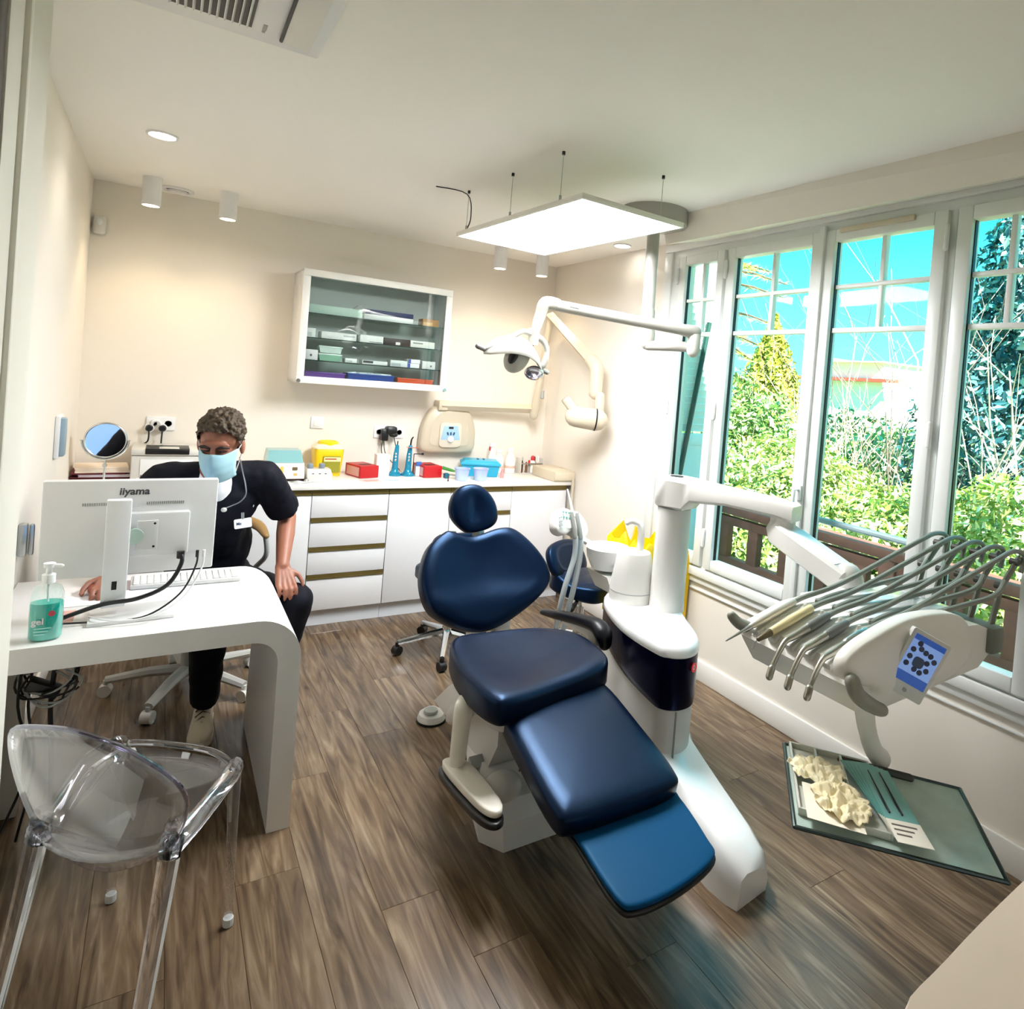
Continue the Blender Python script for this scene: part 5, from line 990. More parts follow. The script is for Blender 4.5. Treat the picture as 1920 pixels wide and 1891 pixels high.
# foot control
fp = thing('foot_control', 'white foot control with a grey pedal behind the chair base', 'pedal', (1.14, 2.83, 0))
b = B(); lathe(b, [(0, .001), (.062, .001), (.066, .012), (.058, .035), (.03, .055), (0, .058)], 26, T(1.155, 2.90, 0)); obj('body', b, PLAST, fp)
b = B(); lathe(b, [(0, .0005), (.069, .0005), (.069, .009), (0, .009)], 26, T(1.155, 2.90, 0)); obj('rubber_ring', b, BLACK, fp)
b = B(); lathe(b, [(0, .05), (.034, .05), (.030, .060), (0, .062)], 20, T(1.145, 2.885, .0)); obj('pedal', b, GREYP, fp)
b = B(); tube(b, crv([(1.215, 2.90, .03), (1.26, 2.89, .03), (1.30, 2.87, .012), (1.45, 2.88, .012)], 4), .009, 8); obj('cable', b, GREYP, fp)

# ================================================================== DENTAL UNIT
du = thing('dental_unit', 'white dental unit column with a navy band and cuspidor', 'dental unit', (1.87, 2.25, 0))
plan = [(1.700, 2.20), (1.690, 1.96), (1.715, 1.900), (1.77, 1.872), (1.84, 1.885), (1.90, 1.94), (1.96, 2.06), (2.06, 2.26), (2.09, 2.45), (2.05, 2.57), (1.93, 2.58), (1.80, 2.48)]
PP = [(v.x, v.y) for v in crv([(x, y, 0) for x, y in plan], 5, True)]; pcx, pcy = 1.87, 2.22
def pl_(k, z, fz=None): return [(pcx+(x-pcx)*k, pcy+(y-pcy)*k, (z if fz is None else fz(x, y))) for x, y in PP]
bot = lambda x, y: .395+.09*max(0, min(1, (y-1.9)/.5))
b = B(); loft(b, [pl_(.965, .06), pl_(.965, .30), pl_(.965, .60)]); obj('body', b, PLAST, du, smooth=40)
b = B(); loft(b, [pl_(.966, 0, bot), pl_(.99, 0, lambda x, y: bot(x, y)+.006), pl_(1.0, .5, lambda x, y: bot(x, y)+.03), pl_(1.0, .605)]); obj('navy_band', b, NAVYD, du, smooth=40)
b = B(); loft(b, [pl_(1.0, .606), pl_(1.012, .612), pl_(1.005, .635), pl_(.955, .655), pl_(.90, .660)]); obj('deck', b, mat('deck_white', '#f4f5f5', .15, coat=.5), du, smooth=40)
b = B(); bx(b, 1.7475, 1.7495, 1.868, 1.878, .10, .40); obj('seam', b, GREYP, du)
fbn = frame((1.6905, 2.05, .535), (.0, -1, 0), (0, 0, 1))
b = B(); prism(b, [(-.014, -.013), (-.002, -.013), (-.002, -.009), (-.009, -.009), (-.006, .013), (-.012, .013)], 0, .003, fbn); prism(b, [(.002, -.013), (.010, -.010), (.014, 0), (.010, .010), (.002, .013), (.002, .009), (.007, .006), (.009, 0), (.007, -.006), (.002, -.009)], 0, .003, fbn); obj('emblem', b, mat('emblem', '#d8dce0', .3, .5), du)
nn = Vector((.25, -.97, 0)).normalized(); pc_ = Vector((1.818, 1.873, .565))
fbt = frame(pc_+nn*.002, (nn.y*-1, nn.x, 0), (0, 0, 1))
b = B(); tube(b, [fbt @ Vector((.013*math.cos(a*PI/12), .016*math.sin(a*PI/12), .003)) for a in range(24)], .0028, 8, closed=True); obj('power_ring', b, mat('ring_red', '#a83a40', .4, emit='#ff3040', estr=.06), du)
b = B(); tube(b, [fbt @ Vector((.0055*math.cos(a*PI/12), .009*math.sin(a*PI/12), .003)) for a in range(24)], .0018, 8, closed=True); obj('power_symbol', b, mat('ring_white', '#f0d6d6', .4), du)
# foot fairing reaching forward
b = B(); ys = [(2.08, 1.72, 2.00, .26), (1.95, 1.70, 1.92, .235), (1.80, 1.67, 1.885, .205), (1.65, 1.64, 1.845, .185), (1.52, 1.625, 1.81, .168), (1.44, 1.63, 1.785, .145), (1.40, 1.645, 1.76, .11)]
def fsec(y, x0, x1, h):
    bo = .03; dyb = .0
    return [(x0-bo*.2, y-dyb, 0), (x1+bo*1.2, y+.02, 0), (x1+bo, y+.01, h*.45), (x1+.006, y, h*.86), (x1-.02, y, h), (x0+.03, y, h), (x0+.004, y, h*.84), (x0, y, h*.45)]
loft(b, [fsec(*a) for a in ys]); obj('foot_fairing', b, mat('fairing_white', '#f2f2f0', .16, coat=.5), du, smooth=50)
# column and arm
b = B(); lathe(b, [(.080, .655), (.078, .70), (.076, 1.12)], 32, T(1.98, 2.245, 0)); obj('column', b, PLAST, du)
b = B(); lathe(b, [(.0765, 1.118), (.0765, 1.123)], 32, T(1.98, 2.245, 0)); obj('column_seam', b, GREYP, du)
dA = Vector((.17, -.52, 0)); A0 = Vector((1.98, 2.245, 1.19))
FA = frame(A0, dA, (-dA.y*1.0, dA.x, 0)) # x along the arm, z up/down
zup = (FA.to_3x3() @ Vector((0, 0, 1))).z
def asec(k, w, z0, z1): return [A0+dA*k+Vector((dA.y, -dA.x, 0)).normalized()*(w*s)+Vector((0, 0, z)) for s, z in ((-1, z0+.012), (-.8, z0), (.8, z0), (1, z0+.012), (1, z1-.014), (.82, z1), (-.82, z1), (-1, z1-.014))]
b = B(); loft(b, [asec(-.145, .045, -.07, .058), asec(-.10, .072, -.07, .067), asec(0.0, .083, -.07, .070), asec(.14, .078, -.068, .068), asec(.20, .068, -.028, .066), asec(.5, .062, -.012, .058), asec(.9, .060, -.018, .048), asec(1.03, .056, -.028, .034)]); obj('horizontal_arm', b, PLAST, du, smooth=40)
b = B(); tube(b, [A0+Vector((0, 0, .066)), A0+Vector((0, 0, .072))], .03, 18); obj('arm_cap', b, BLACK, du)
E0 = A0+dA*.93; E1 = Vector((2.14, 1.455, 1.005))
b = B(); tube(b, [E0+Vector((0, 0, -.015)), E0+Vector((0, 0, -.075))], .05, 20, True); obj('elbow', b, PLAST, du)
def bsec(p, w, h): 
    d = (E1-E0); s = Vector((d.y, -d.x, 0)).normalized(); u = s.cross(d).normalized(); u = u if u.z > 0 else -u
    return [p+s*(w*a)+u*(h*c) for a, c in ((-1, -.8), (-.8, -1), (.8, -1), (1, -.8), (1, .75), (.8, 1), (-.8, 1), (-1, .75))]
q0 = E0+Vector((0, .0, -.085))
b = B(); loft(b, [bsec(q0+Vector((0, .045, .03)), .035, .022), bsec(q0, .055, .045), bsec(q0.lerp(E1, .5), .056, .045), bsec(E1, .055, .045)]); obj('lower_arm', b, PLAST, du, smooth=40)
b = B(); loft(b, [bsec(q0.lerp(E1, .22)+Vector((0, 0, .047)), .044, .002), bsec(q0.lerp(E1, .92)+Vector((0, 0, .047)), .044, .002)]); obj('arm_cover', b, mat('deck_white', '#f4f5f5', .15), du)
b = B(); tube(b, [E1+Vector((0, -.005, .01)), E1+Vector((0, -.02, -.10))], .055, 20, True); obj('lower_elbow', b, PLAST, du)
# cuspidor: tower, spout, bowl
b = B(); lathe(b, [(.104, .655), (.104, .705), (.1035, .708), (.098, .76), (.082, .86), (.074, .882), (.06, .886), (0, .886)], 32, T(1.895, 2.40, 0)); obj('cup_tower', b, PLAST, du)
b = B(); lathe(b, [(.1045, .704), (.1045, .708)], 32, T(1.895, 2.40, 0)); obj('tower_seam', b, GREYP, du)
b = B(); tube(b, crv([(1.925, 2.40, .88), (1.925, 2.40, .97), (1.918, 2.41, 1.005), (1.89, 2.43, 1.018), (1.872, 2.44, 1.008)], 6), [.017, .0165, .016, .013], 12, True); obj('spout', b, PLAST, du)
b = B(); lathe(b, [(.03, .735), (.075, .75), (.10, .80), (.107, .848), (.110, .852), (.107, .856), (.10, .852), (.09, .805), (.06, .775), (0, .768)], 32, T(1.885, 2.60, 0)); obj('bowl', b, mat('porcelain', '#f4f6f6', .1, coat=.5), du)
b = B(); loft(b, [[(1.82, 2.68, .735), (1.97, 2.68, .735), (1.97, 2.50, .735), (1.82, 2.50, .735)], [(1.84, 2.62, .66), (1.97, 2.62, .62), (1.97, 2.45, .62), (1.84, 2.47, .66)]]); obj('bowl_bracket', b, PLAST, du, smooth=30)
# assistant's holder on its arm with suction hoses
b = B(); tube(b, [(1.94, 2.72, .80), (1.74, 2.78, .90)], .028, 4, flat=(.55, (0, 0, 1))); tube(b, [(1.94, 2.72, .80), (1.93, 2.60, .76)], .028, 10, True); obj('holder_arm', b, PLAST, du)
FHo = frame((1.705, 2.70, .965), (1, .25, -.22), (-.2, .35, .9))
b = B(); cushion(b, [(-.115, -.055), (-.105, .02), (-.06, .055), (.0, .05), (.06, .045), (.11, .0), (.115, -.05), (.06, -.085), (.0, -.05), (-.06, -.075)], .06, FHo @ T(0, 0, -.03), .025, .004); hl = obj('holder', b, PLAST, du, smooth=50)
for k in range(6): b = B(); prism(b, rrect(-.005, .005, -.004, .004, .002), .034, .037, FHo @ T(-.07+.02*(k % 3), .03-.025*(k//3), 0)); obj('key', b, mat('key_teal', '#5f9c92', .4), hl)
for k in range(3): b = B(); prism(b, rrect(-.012, .012, -.003, .003, .002), .034, .037, FHo @ T(-.095, .0-.02*k, 0) @ RZ(.3)); obj('slot', b, GREYP, hl)
for k, (dx, r_) in enumerate(((-.012, .013), (.028, .012))):
    b = B(); tube(b, [FHo @ Vector((dx-.01, .03, .045)), FHo @ Vector((dx+.012, -.085, .035))], [.009, .012], 10, True); obj('suction_handpiece', b, mat('handpiece_grey', '#8f918c', .35), hl)
    b = B(); s = FHo @ Vector((dx+.014, -.08, .035)); tube(b, crv([s, s+Vector((.004, 0, -.10)), s+Vector((-.04+.02*k, 0, -.26)), s+Vector((-.055+.01*k, .02, -.45)), s+Vector((-.06+.01*k, .05, -.70)), s+Vector((.05, .06, -.83)), Vector((1.85, 2.56, .10))], 7), .0135, 12); obj('suction_hose', b, mat('hose_pale', '#b9c3c8', .35), du)
b = B(); tube(b, [FHo @ Vector((.01, .02, .03)), FHo @ Vector((-.02, .15, .03))], [.007, .004], 8, True); obj('syringe_tip', b, WHITE, hl)
b = B(); bx(b, 1.62, 1.92, 2.86, 3.14, .0008, .012, .004); solo('floor_mat', 'dark flat mat on the floor behind the treatment chair', 'mat', b, mat('mat_brown', '#4a3f33', .8), (1.77, 3.0, 0))

# ================================================================== DELIVERY HEAD (instrument table)
dh = thing('instrument_console', 'white instrument console with five handpieces, hoses and a touch screen', 'dental console', (1.95, 1.2, .8))
DW = mat('console_white', '#ece9e1', .35, var=.02)
Y0, Y1 = 1.055, 1.46
# profile in x-z swept along y: sloping holder front then flat deck
b = B(); pf = [(1.615, .86), (1.60, .885), (1.63, .925), (1.80, .975), (1.95, .985), (2.28, .965), (2.38, .93), (2.39, .87), (2.30, .82), (1.75, .79), (1.66, .80)]
loft(b, [[(x, Y0, z) for x, z in pf], [(x, Y1-.02, z) for x, z in pf], [(1.9+(x-1.9)*.96, Y1, .89+(z-.89)*.9) for x, z in pf]]); obj('body', b, DW, dh, smooth=30)
b = B(); bx(b, 1.88, 2.30, 1.16, 1.45, .975, .9885, .004); obj('top_cover', b, mat('deck_white', '#f4f5f5', .15), dh)
tips = []
for k in range(5):
    y = 1.395-.066*k
    b = B(); box(b, (1.70, y, .938), (.20, .030, .02), T(1.70, y, .938) @ RY(-.29) @ T(-1.70, -y, -.938), .006); box(b, (1.80, y-.03, .972), (.012, .008, .03), None, .002); obj('holder_slot', b, mat('slot_grey', '#cfcdc6', .4), dh)
# side cheek facing the chair side with screen
FC = frame((1.825, 1.055, .95), (1, 0, 0), (0, 0, .85))
cheek = [(x, y*.86) for x, y in [(-.285, .045), (-.20, .085), (-.02, .125), (.18, .115), (.29, .075), (.335, .0), (.325, -.07), (.24, -.115), (.08, -.125), (-.10, -.115), (-.16, -.075), (-.27, -.035), (-.30, .0)]]
b = B(); cushion(b, cheek, .06, FC @ T(0, 0, -.01), .03, .004); obj('side_cover', b, DW, dh, smooth=50)
_sx = Vector((.759, -.498, -.42)); _sy = Vector((.385, -.233, .894)); scr = frame((1.79, .975, .95), _sx, _sy)   # tablet turned towards the dentist's side
b = B(); prism(b, rrect(-.058, .058, -.098, .085, .005), -.012, .004, scr, .002); sb = obj('screen_bezel', b, mat('bezel', '#d2d2cc', .35), dh)
b = B(); prism(b, rrect(-.047, .047, -.062, .074, .002), .004, .0055, scr); obj('screen', b, mat('scr_blue', '#20345a', .2, emit='#7f9fd8', estr=.12), sb, smooth=0)
b = B(); prism(b, rrect(-.047, .047, .058, .074, .001), .0055, .006, scr); obj('title_bar', b, mat('scr_dark', '#143a80', .2, emit='#1d4fa0', estr=.1), sb, smooth=0)
b = B(); prism(b, rrect(-.047, .047, -.062, -.035, .001), .0055, .006, scr); obj('tool_bar', b, mat('scr_dark', '#143a80', .2, emit='#1d4fa0', estr=.1), sb, smooth=0)
for k, (x, y) in enumerate(((-.032, .04), (-.045, .018), (-.045, -.003), (-.045, -.024), (-.02, .028), (0, .024), (.02, .022), (.02, .0), (.03, -.02), (.012, -.032), (-.01, -.03), (.04, .012))): b = B(); lathe(b, [(0, .0058), (.0078, .0058), (.0078, .0066), (0, .0066)], 14, scr @ T(x*.8+.002, y*1.0+.012, 0)); obj('icon', b, mat('icon_dark', '#16264a', .3), sb)
b = B(); prism(b, rrect(-.02, .012, -.012, .018, .010), .0057, .0064, scr); obj('chair_icon', b, mat('icon_mid', '#2c4468', .3), sb)
b = B(); lathe(b, [(0, .004), (.006, .004), (.006, .006), (0, .006)], 14, scr @ T(-.0, -.08, 0)); obj('home_key', b, GREYP, sb)
b = B(); tube(b, crv([(1.535, 1.0, .935), (1.54, .99, .91), (1.565, .985, .888), (1.605, .98, .865), (1.64, .978, .85)], 5), [.02, .021, .02, .017], 14, True); obj('grab_handle', b, mat('handle_grey', '#8f8d80', .45), dh)
b = B(); tube(b, crv([(1.64, 1.44, .90), (1.58, 1.44, .925), (1.54, 1.435, .955)], 4), [.02, .018, .015], 12, True); obj('rear_handle', b, mat('handle_grey', '#8f8d80', .45), dh)
hose_m = HOSE
for k in range(5):
    y = 1.395-.066*k; s = Vector((1.78, y, .985)); d = Vector((-.30, 0, -.085)).normalized()
    hp = None
    if k == 0:
        b = B(); tube(b, [s, s+d*.16, s+d*.20], [.011, .012, .009], 12, True); hp = obj('handpiece', b, mat('hp_white', '#c9c5ba', .3, .3), dh, label='slim three-in-one syringe')
        e = s+d*.2; b = B(); tube(b, [e, e+d*.03, e+d*.11], [.008, .005, .0025], 10, True); obj('tip', b, STEEL, hp)
    elif k == 1:
        b = B(); tube(b, [s, s+d*.10, s+d*.19], [.013, .014, .011], 12, True); hp = obj('handpiece', b, mat('hp_cream', '#e2d3a0', .4), dh, label='cream scaler handpiece')
        e = s+d*.19; b = B(); tube(b, [e, e+d*.05], [.012, .007], 12, True); obj('collar', b, mat('hp_brown', '#5d4d30', .4), hp); b = B(); tube(b, crv([e+d*.05, e+d*.065+Vector((0, 0, -.004)), e+d*.072+Vector((0, 0, -.018))], 4), .002, 6, True); obj('tip', b, STEEL, hp)
    else:
        b = B(); tube(b, [s, s+d*.03, s+d*.09], [.011, .015, .0145], 14, True); hp = obj('handpiece', b, mat('hp_grey', '#6d706c', .35) if k < 4 else STEEL, dh, label='grey motor handpiece')
        e = s+d*.09; bend = Vector((-.2, -.1, -.5)).normalized(); p = crv([e, e+d*.07, e+d*.11, e+d*.14+bend*.035, e+d*.155+bend*.065], 5); b = B(); tube(b, p, [.0125, .010, .0085, .0075, .007], 12, True); obj('neck', b, mat('hp_steel', '#aaa79c', .28, .9), hp)
        q = p[-1]; b = B(); tube(b, [q+Vector((.004, 0, .008)), q+Vector((-.008, -.004, -.012))], .0105, 12, True); obj('turbine_head', b, mat('hp_steel', '#aaa79c', .28, .9), hp)
    # hose up to its whip arm and back down to the console
    w = Vector((2.545, 1.345-.0675*k, 1.165)); b = B()
    tube(b, crv([s, s+Vector((.06, 0, .012)), Vector((2.0, y-.01, 1.025)), Vector((2.25, (y+w.y)/2, 1.10)), Vector((2.42, w.y, 1.165)), w+Vector((-.03, 0, .018)), w+Vector((.03, -.01, .004)), w+Vector((.03, -.005, -.06))], 7), .0085, 10); obj('hose', b, hose_m, dh)
    b = B(); tube(b, crv([Vector((1.86, y-.03, .985)), Vector((1.95, y-.03, 1.0)), Vector((2.18, y-.035, 1.015)), Vector((2.36, w.y-.02, 1.05)), Vector((2.44, w.y-.015, 1.09))], 6), .0085, 10); obj('return_hose', b, HOSE, dh)
    b = B(); tube(b, [Vector((2.37, w.y-.01, .91)), Vector((2.45, w.y, 1.06)), w+Vector((.015, 0, -.012))], [.016, .013, .014], 10, True, flat=(.6, (0, 1, 0))); wa = obj('whip_arm', b, mat('whip_grey', '#73766a', .45), dh)
    b = B(); tube(b, [w+Vector((-.01, -.014, -.02)), w+Vector((-.01, .014, -.02))], .012, 10); tube(b, [Vector((2.44, w.y-.014, 1.07)), Vector((2.44, w.y+.014, 1.07))], .011, 10); obj('roller', b, mat('roller_dark', '#3b362c', .5), wa)
b = B(); bx(b, 2.34, 2.41, 1.03, 1.42, .86, .95, .012); obj('whip_bracket', b, mat('whip_grey', '#73766a', .45), dh)
b = B(); tube(b, crv([(1.735, 1.09, .845), (1.748, 1.09, .761), (1.772, 1.09, .70), (1.800, 1.088, .65), (1.825, 1.08, .622)], 6), [.036, .027, .025, .026, .03], 14, True, flat=(1, (1, .6, 0))); obj('tray_post', b, DW, dh, smooth=60)
# tray: glass-green sheet in a steel rim
A_, B_, C_, D_ = Vector((1.649, 1.282, .6)), Vector((1.366, 1.01, .6)), Vector((1.664, .659, .6)), Vector((1.932, .904, .6))
tr = thing('instrument_tray', 'green-grey glass instrument tray in a steel rim under the console', 'tray', (1.65, .96, .6))
cen = (A_+B_+C_+D_)/4; q = [cen+(p-cen)*1.0 for p in (A_, B_, C_, D_)]
b = B(); loft(b, [[p+Vector((0, 0, -.004)) for p in q], [p+Vector((0, 0, .001)) for p in q]]); obj('sheet', b, mat('tray_glass', '#b4c8be', .16, var=.22, scale=14, coat=.4), tr, smooth=0)  # mottling in the colour stands in for light spots reflected on the sheet
for i in range(4):
    a, c = q[i], q[(i+1) % 4]; b = B(); tube(b, [a+Vector((0, 0, .001)), c+Vector((0, 0, .001))], .0055, 8, True); obj('rim', b, mat('tray_rim', '#3f4a48', .3, .8), tr)
u = (D_-A_).normalized(); v = (B_-A_).normalized()
def onT(s, t_, z=.6): p = A_+u*s+v*t_; return Vector((p.x, p.y, z))
b = B(); tube(b, [onT(.16, .02, .606), onT(.34, .02, .606)], .012, 8, True); obj('post_clamp', b, mat('clamp_dark', '#3a3c38', .4), tr)
it = thing('plastic_tray', 'grey-white divided plastic tray lying on the glass tray', 'tray', onT(.12, .2, .602))
FT_ = frame(onT(0, 0, .6025), u, v); zs = 1 if (FT_.to_3x3() @ Vector((0, 0, 1))).z > 0 else -1
def slab(b, s0, s1, t0, t1, z0, z1, bev=.0): 
    m = Matrix(((u.x, v.x, 0, A_.x), (u.y, v.y, 0, A_.y), (0, 0, 1, .6025), (0, 0, 0, 1))); return bx(b, s0, s1, t0, t1, z0, z1, bev, m)
TP = mat('tray_plastic', '#d5d6cb', .35)
b = B(); slab(b, .012, .232, .012, .34, 0, .003); obj('floor', b, TP, it)
for a in ((.012, .018, .012, .34), (.226, .232, .012, .34), (.018, .226, .012, .018), (.018, .226, .334, .34), (.082, .088, .018, .334), (.152, .158, .018, .334)): b = B(); slab(b, *a, .003, .018, .001); obj('divider', b, TP, it)
# gloves and pouches
def crumple(label, s, t_, ls, lt, h, col, seed, name='glove', cat='glove', grp=None):
    b = B(); n = 56; G_ = []
    for i in range(n+1):
        row = []
        for j in range(n+1):
            X = -1+2*i/n; Y = -1+2*j/n; q2 = X*X+Y*Y; c = Vector((X*2.1+seed, Y*2.1, seed)); f = abs(noise.noise(c*1.1))*1.6+abs(noise.noise(c*2.4))*.8+abs(noise.noise(c*5))*.3
            ex = 1+.30*noise.noise(Vector((math.atan2(Y, X)*1.3, seed, 0)))+.16*noise.noise(Vector((math.atan2(Y, X)*4, seed, 3)))
            z = .022+h*f*max(0, 1-q2*.45)
            w = onT(s+X*ls*ex*(1-.12*abs(Y)), t_+Y*lt*ex*(1-.12*abs(X)), .6025+z); row.append(b.verts.new(w))
        G_.append(row)
    for i in range(n):
        for j in range(n):
            X = -1+2*(i+.5)/n; Y = -1+2*(j+.5)/n
            if X*X+Y*Y < 1.12+.35*noise.noise(Vector((math.atan2(Y, X)*2.2, seed, 7))): b.faces.new((G_[i][j], G_[i+1][j], G_[i+1][j+1], G_[i][j+1]))
    bmesh.ops.delete(b, geom=[v for v in b.verts if not v.link_faces], context='VERTS')
    o = solo(name, label, cat, b, mat('glove_'+col[1:], col, .7, var=.04, scale=40), onT(s, t_, .6225), grp, smooth=60)
    md = o.modifiers.new('s', 'SOLIDIFY'); md.thickness = .0012; return o
b = B(); slab(b, .03, .165, .22, .375, .019, .0202); solo('paper_napkin', 'white paper napkin under the gloves', 'paper', b, mat('napkin', '#f6eedb', .7), onT(.1, .3, .621))
crumple('crumpled cream latex glove nearer the tray corner', .075, .155, .075, .07, .022, '#fdf2cf', 2); crumple('crumpled cream latex glove in the middle of the tray', .125, .275, .07, .085, .020, '#fbeec6', 6)
for k in range(5):
    s0 = .150+.010*k; t0 = .055+.008*k; z = .0215+.0034*k; t = thing('sterile_pouch', ('lowest', 'second', 'third', 'fourth', 'topmost')[k]+' clear sterile pouch with steel instruments in the fanned pile', 'pouch', onT(s0, t0, .6025+z), 0, 'sterile pouches on the tray')
    m = Matrix(((u.x, v.x, 0, 0), (u.y, v.y, 0, 0), (0, 0, 1, 0), (0, 0, 0, 1))); mm = T(*onT(s0, t0, .6025+z)) @ m @ RZ(-.26+.035*k)
    b = B(); bx(b, 0, .08, .0, .225, 0, .0012, 0, mm); obj('film', b, clear('pouch_film', (.55, .85, .82), .08, .5, .1, haze=.42, hazecol=(.35, .78, .74)), t, smooth=0)
    b = B(); bx(b, 0, .08, .225, .31, 0, .0014, 0, mm); obj('paper_end', b, mat('pouch_paper', '#f1ebdd', .6), t, smooth=0)
    for q_ in range(3): b = B(); bx(b, .008, .066-.012*q_, .242+.018*q_, .248+.018*q_, .0014, .0018, 0, mm); obj('print_line', b, mat('pouch_ink', '#6b5a52', .6), t, smooth=0)
    for q_ in range(2): b = B(); tube(b, [mm @ Vector((.022+.03*q_, .02, .0026)), mm @ Vector((.018+.03*q_, .20, .0026))], [.0018, .0028], 6, True); obj('instrument', b, mat('dark_steel', '#23292c', .3, .6), t)

# ================================================================== OPERATING LAMP
ol = thing('operating_lamp', 'white jointed operating lamp hanging from the ceiling', 'lamp', (2.13, 2.77, ZH))
b = B(); lathe(b, [(.178, 0), (.178, -.075), (.17, -.085), (0, -.085)], 36, T(2.13, 2.77, ZH)); obj('ceiling_disc', b, LAMPW, ol)
b = B(); tube(b, [(2.105, 2.73, 2.51), (2.112, 2.73, 2.04)], .033, 18); obj('drop_pipe', b, LAMPW, ol)
b = B(); tube(b, [(2.112, 2.73, 2.05), (2.114, 2.73, 1.985), (2.12, 2.73, 1.93), (2.125, 2.73, 1.885)], [.037, .038, .042, .036], 18, True); obj('pipe_joint', b, LAMPW, ol)
J = Vector((2.215, 2.47, 1.872))
b = B(); tube(b, [(2.125, 2.72, 1.872), J], .026, 14, True); obj('lower_arm', b, LAMPW, ol)
b = B(); tube(b, [J+Vector((0, 0, -.02)), J+Vector((0, 0, .06))], .033, 16, True); obj('swivel_joint', b, mat('joint_grey', '#bcbab2', .35), ol)
K = Vector((1.515, 2.70, 2.005)); J2 = J+Vector((0, 0, .075))
b = B(); tube(b, [J2, J2.lerp(K, .12), J2.lerp(K, .9), K], [.034, .028, .027, .026], 14, True); obj('spring_arm', b, LAMPW, ol)
b = B(); tube(b, crv([K+Vector((.02, -.005, .003)), K+Vector((-.035, .0, .0)), K+Vector((-.05, .01, -.05)), K+Vector((-.065, .015, -.115))], 5), [.03, .032, .027, .024], 14, True); obj('neck', b, LAMPW, ol)
b = B(); tube(b, [J2.lerp(K, .84)+Vector((0, -.0275, .004)), J2.lerp(K, .90)+Vector((0, -.0272, .004))], .004, 6); obj('badge', b, GREYP, ol)
Hb = K+Vector((-.075, .015, -.155))
b = B(); tube(b, [Hb+Vector((0, 0, .035)), Hb+Vector((0, 0, -.045))], [.03, .026], 6); obj('hub', b, mat('joint_grey', '#bcbab2', .35), ol, smooth=20)
b = B(); tube(b, [Hb+Vector((0, 0, -.04)), Hb+Vector((.004, 0, -.105))], .0025, 6); obj('pin', b, BLACK, ol)
LC = Vector((1.365, 2.72, 1.765))
FL_ = frame(LC, (.975, 0, -.20), (.10, .86, .48))      # x along the lamp (to the right), z up out of its back
b = B(); tube(b, crv([Hb, Hb+Vector((-.06, 0, .012)), Hb+Vector((-.13, 0, -.03)), FL_ @ Vector((-.145, 0, -.03))], 6), [.018, .016, .012, .010], 10, True, flat=(.8, (0, 0, 1))); obj('yoke_arm', b, LAMPW, ol)
b = B(); tube(b, crv([Hb, Hb+Vector((.05, 0, -.02)), Hb+Vector((.078, 0, -.075)), Hb+Vector((.06, 0, -.14)), FL_ @ Vector((.145, 0, -.03))], 6), [.018, .015, .014, .011], 10, True, flat=(.8, (0, 1, 0))); obj('yoke_arm', b, LAMPW, ol)
b = B(); rings = []
for i in range(19):
    x = -.155+.31*i/18; k = max(.02, 1-(x/.158)**2); w = .088*math.sqrt(k); z = .085*k-.055
    rings.append([FL_ @ Vector((x, w*math.cos(a), z+(.034*k+.004)*math.sin(a))) for a in [PI*j/10 for j in range(11)]]+[FL_ @ Vector((x, w*.93*math.cos(a), z+(.034*k+.004)*.82*math.sin(a)-.004)) for a in [PI*j/10 for j in range(10, -1, -1)]])
loft(b, rings); obj('shade', b, LAMPW, ol, smooth=60)
b = B(); ell(b, (.0, -.02, -.02), (.058, .05, .078), FL_); obj('lamp_body', b, mat('joint_grey', '#bcbab2', .35), ol)
b = B(); ell(b, (-.032, -.052, -.01), (.024, .016, .035), FL_); obj('lamp_vent', b, BLACK, ol)
b = B(); ell(b, (.105, -.045, -.055), (.05, .014, .038), FL_ @ T(0, 0, 0)); obj('reflector', b, mat('reflector', '#d9d6e6', .12, .8), ol)
for s in (-1, 1): b = B(); tube(b, [FL_ @ Vector((s*.14, 0, -.04)), FL_ @ Vector((s*.19, -.0, -.035 if s < 0 else -.05))], [.010, .012], 10, True); obj('grip', b, LAMPW if s > 0 else mat('grip_grey', '#6d6a66', .4), ol)

# ================================================================== STOOLS, BIN
def star_stool(name, label, cx, cy, a0, seat_z, rad=.25):
    t = thing(name, label, 'stool', (cx, cy, 0))
    b = B(); tube(b, [(cx, cy, .06), (cx, cy, .30)], [.032, .028], 16); tube(b, [(cx, cy, .30), (cx, cy, seat_z)], .016, 12); obj('column', b, CHROME, t)
    for k in range(5):
        a = a0+k*2*PI/5; e = Vector((cx+rad*math.cos(a), cy+rad*math.sin(a), .072)); b = B()
        tube(b, [(cx, cy, .115), (cx+.1*math.cos(a), cy+.1*math.sin(a), .105), e], [.026, .02, .015], 8); l = obj('leg', b, CHROME, t)
        b = B(); tb_ = Vector((-math.sin(a+.6), math.cos(a+.6), 0)); tube(b, [e-tb_*.02+Vector((0, 0, -.044)), e+tb_*.02+Vector((0, 0, -.044))], .027, 16); tube(b, [e+Vector((0, 0, -.03)), e+Vector((0, 0, .004))], .013, 8); obj('caster', b, BLACK, l)
    return t
s1 = star_stool('dentist_stool', 'navy dentist stool with a chrome star base behind the chair', 1.50, 3.62, -2.02, .42, .285)
b = B(); cushion(b, rrect(-.19, .19, -.18, .18, .10), .08, T(1.50, 3.62, .42), .035, .01); obj('seat', b, NAVY, s1, smooth=60)
b = B(); cushion(b, rrect(-.15, .15, -.08, .08, .07), .055, frame((1.43, 3.45, .665), (1, .1, 0), (0, .1, 1)), .03); obj('backrest', b, NAVY, s1, smooth=60)
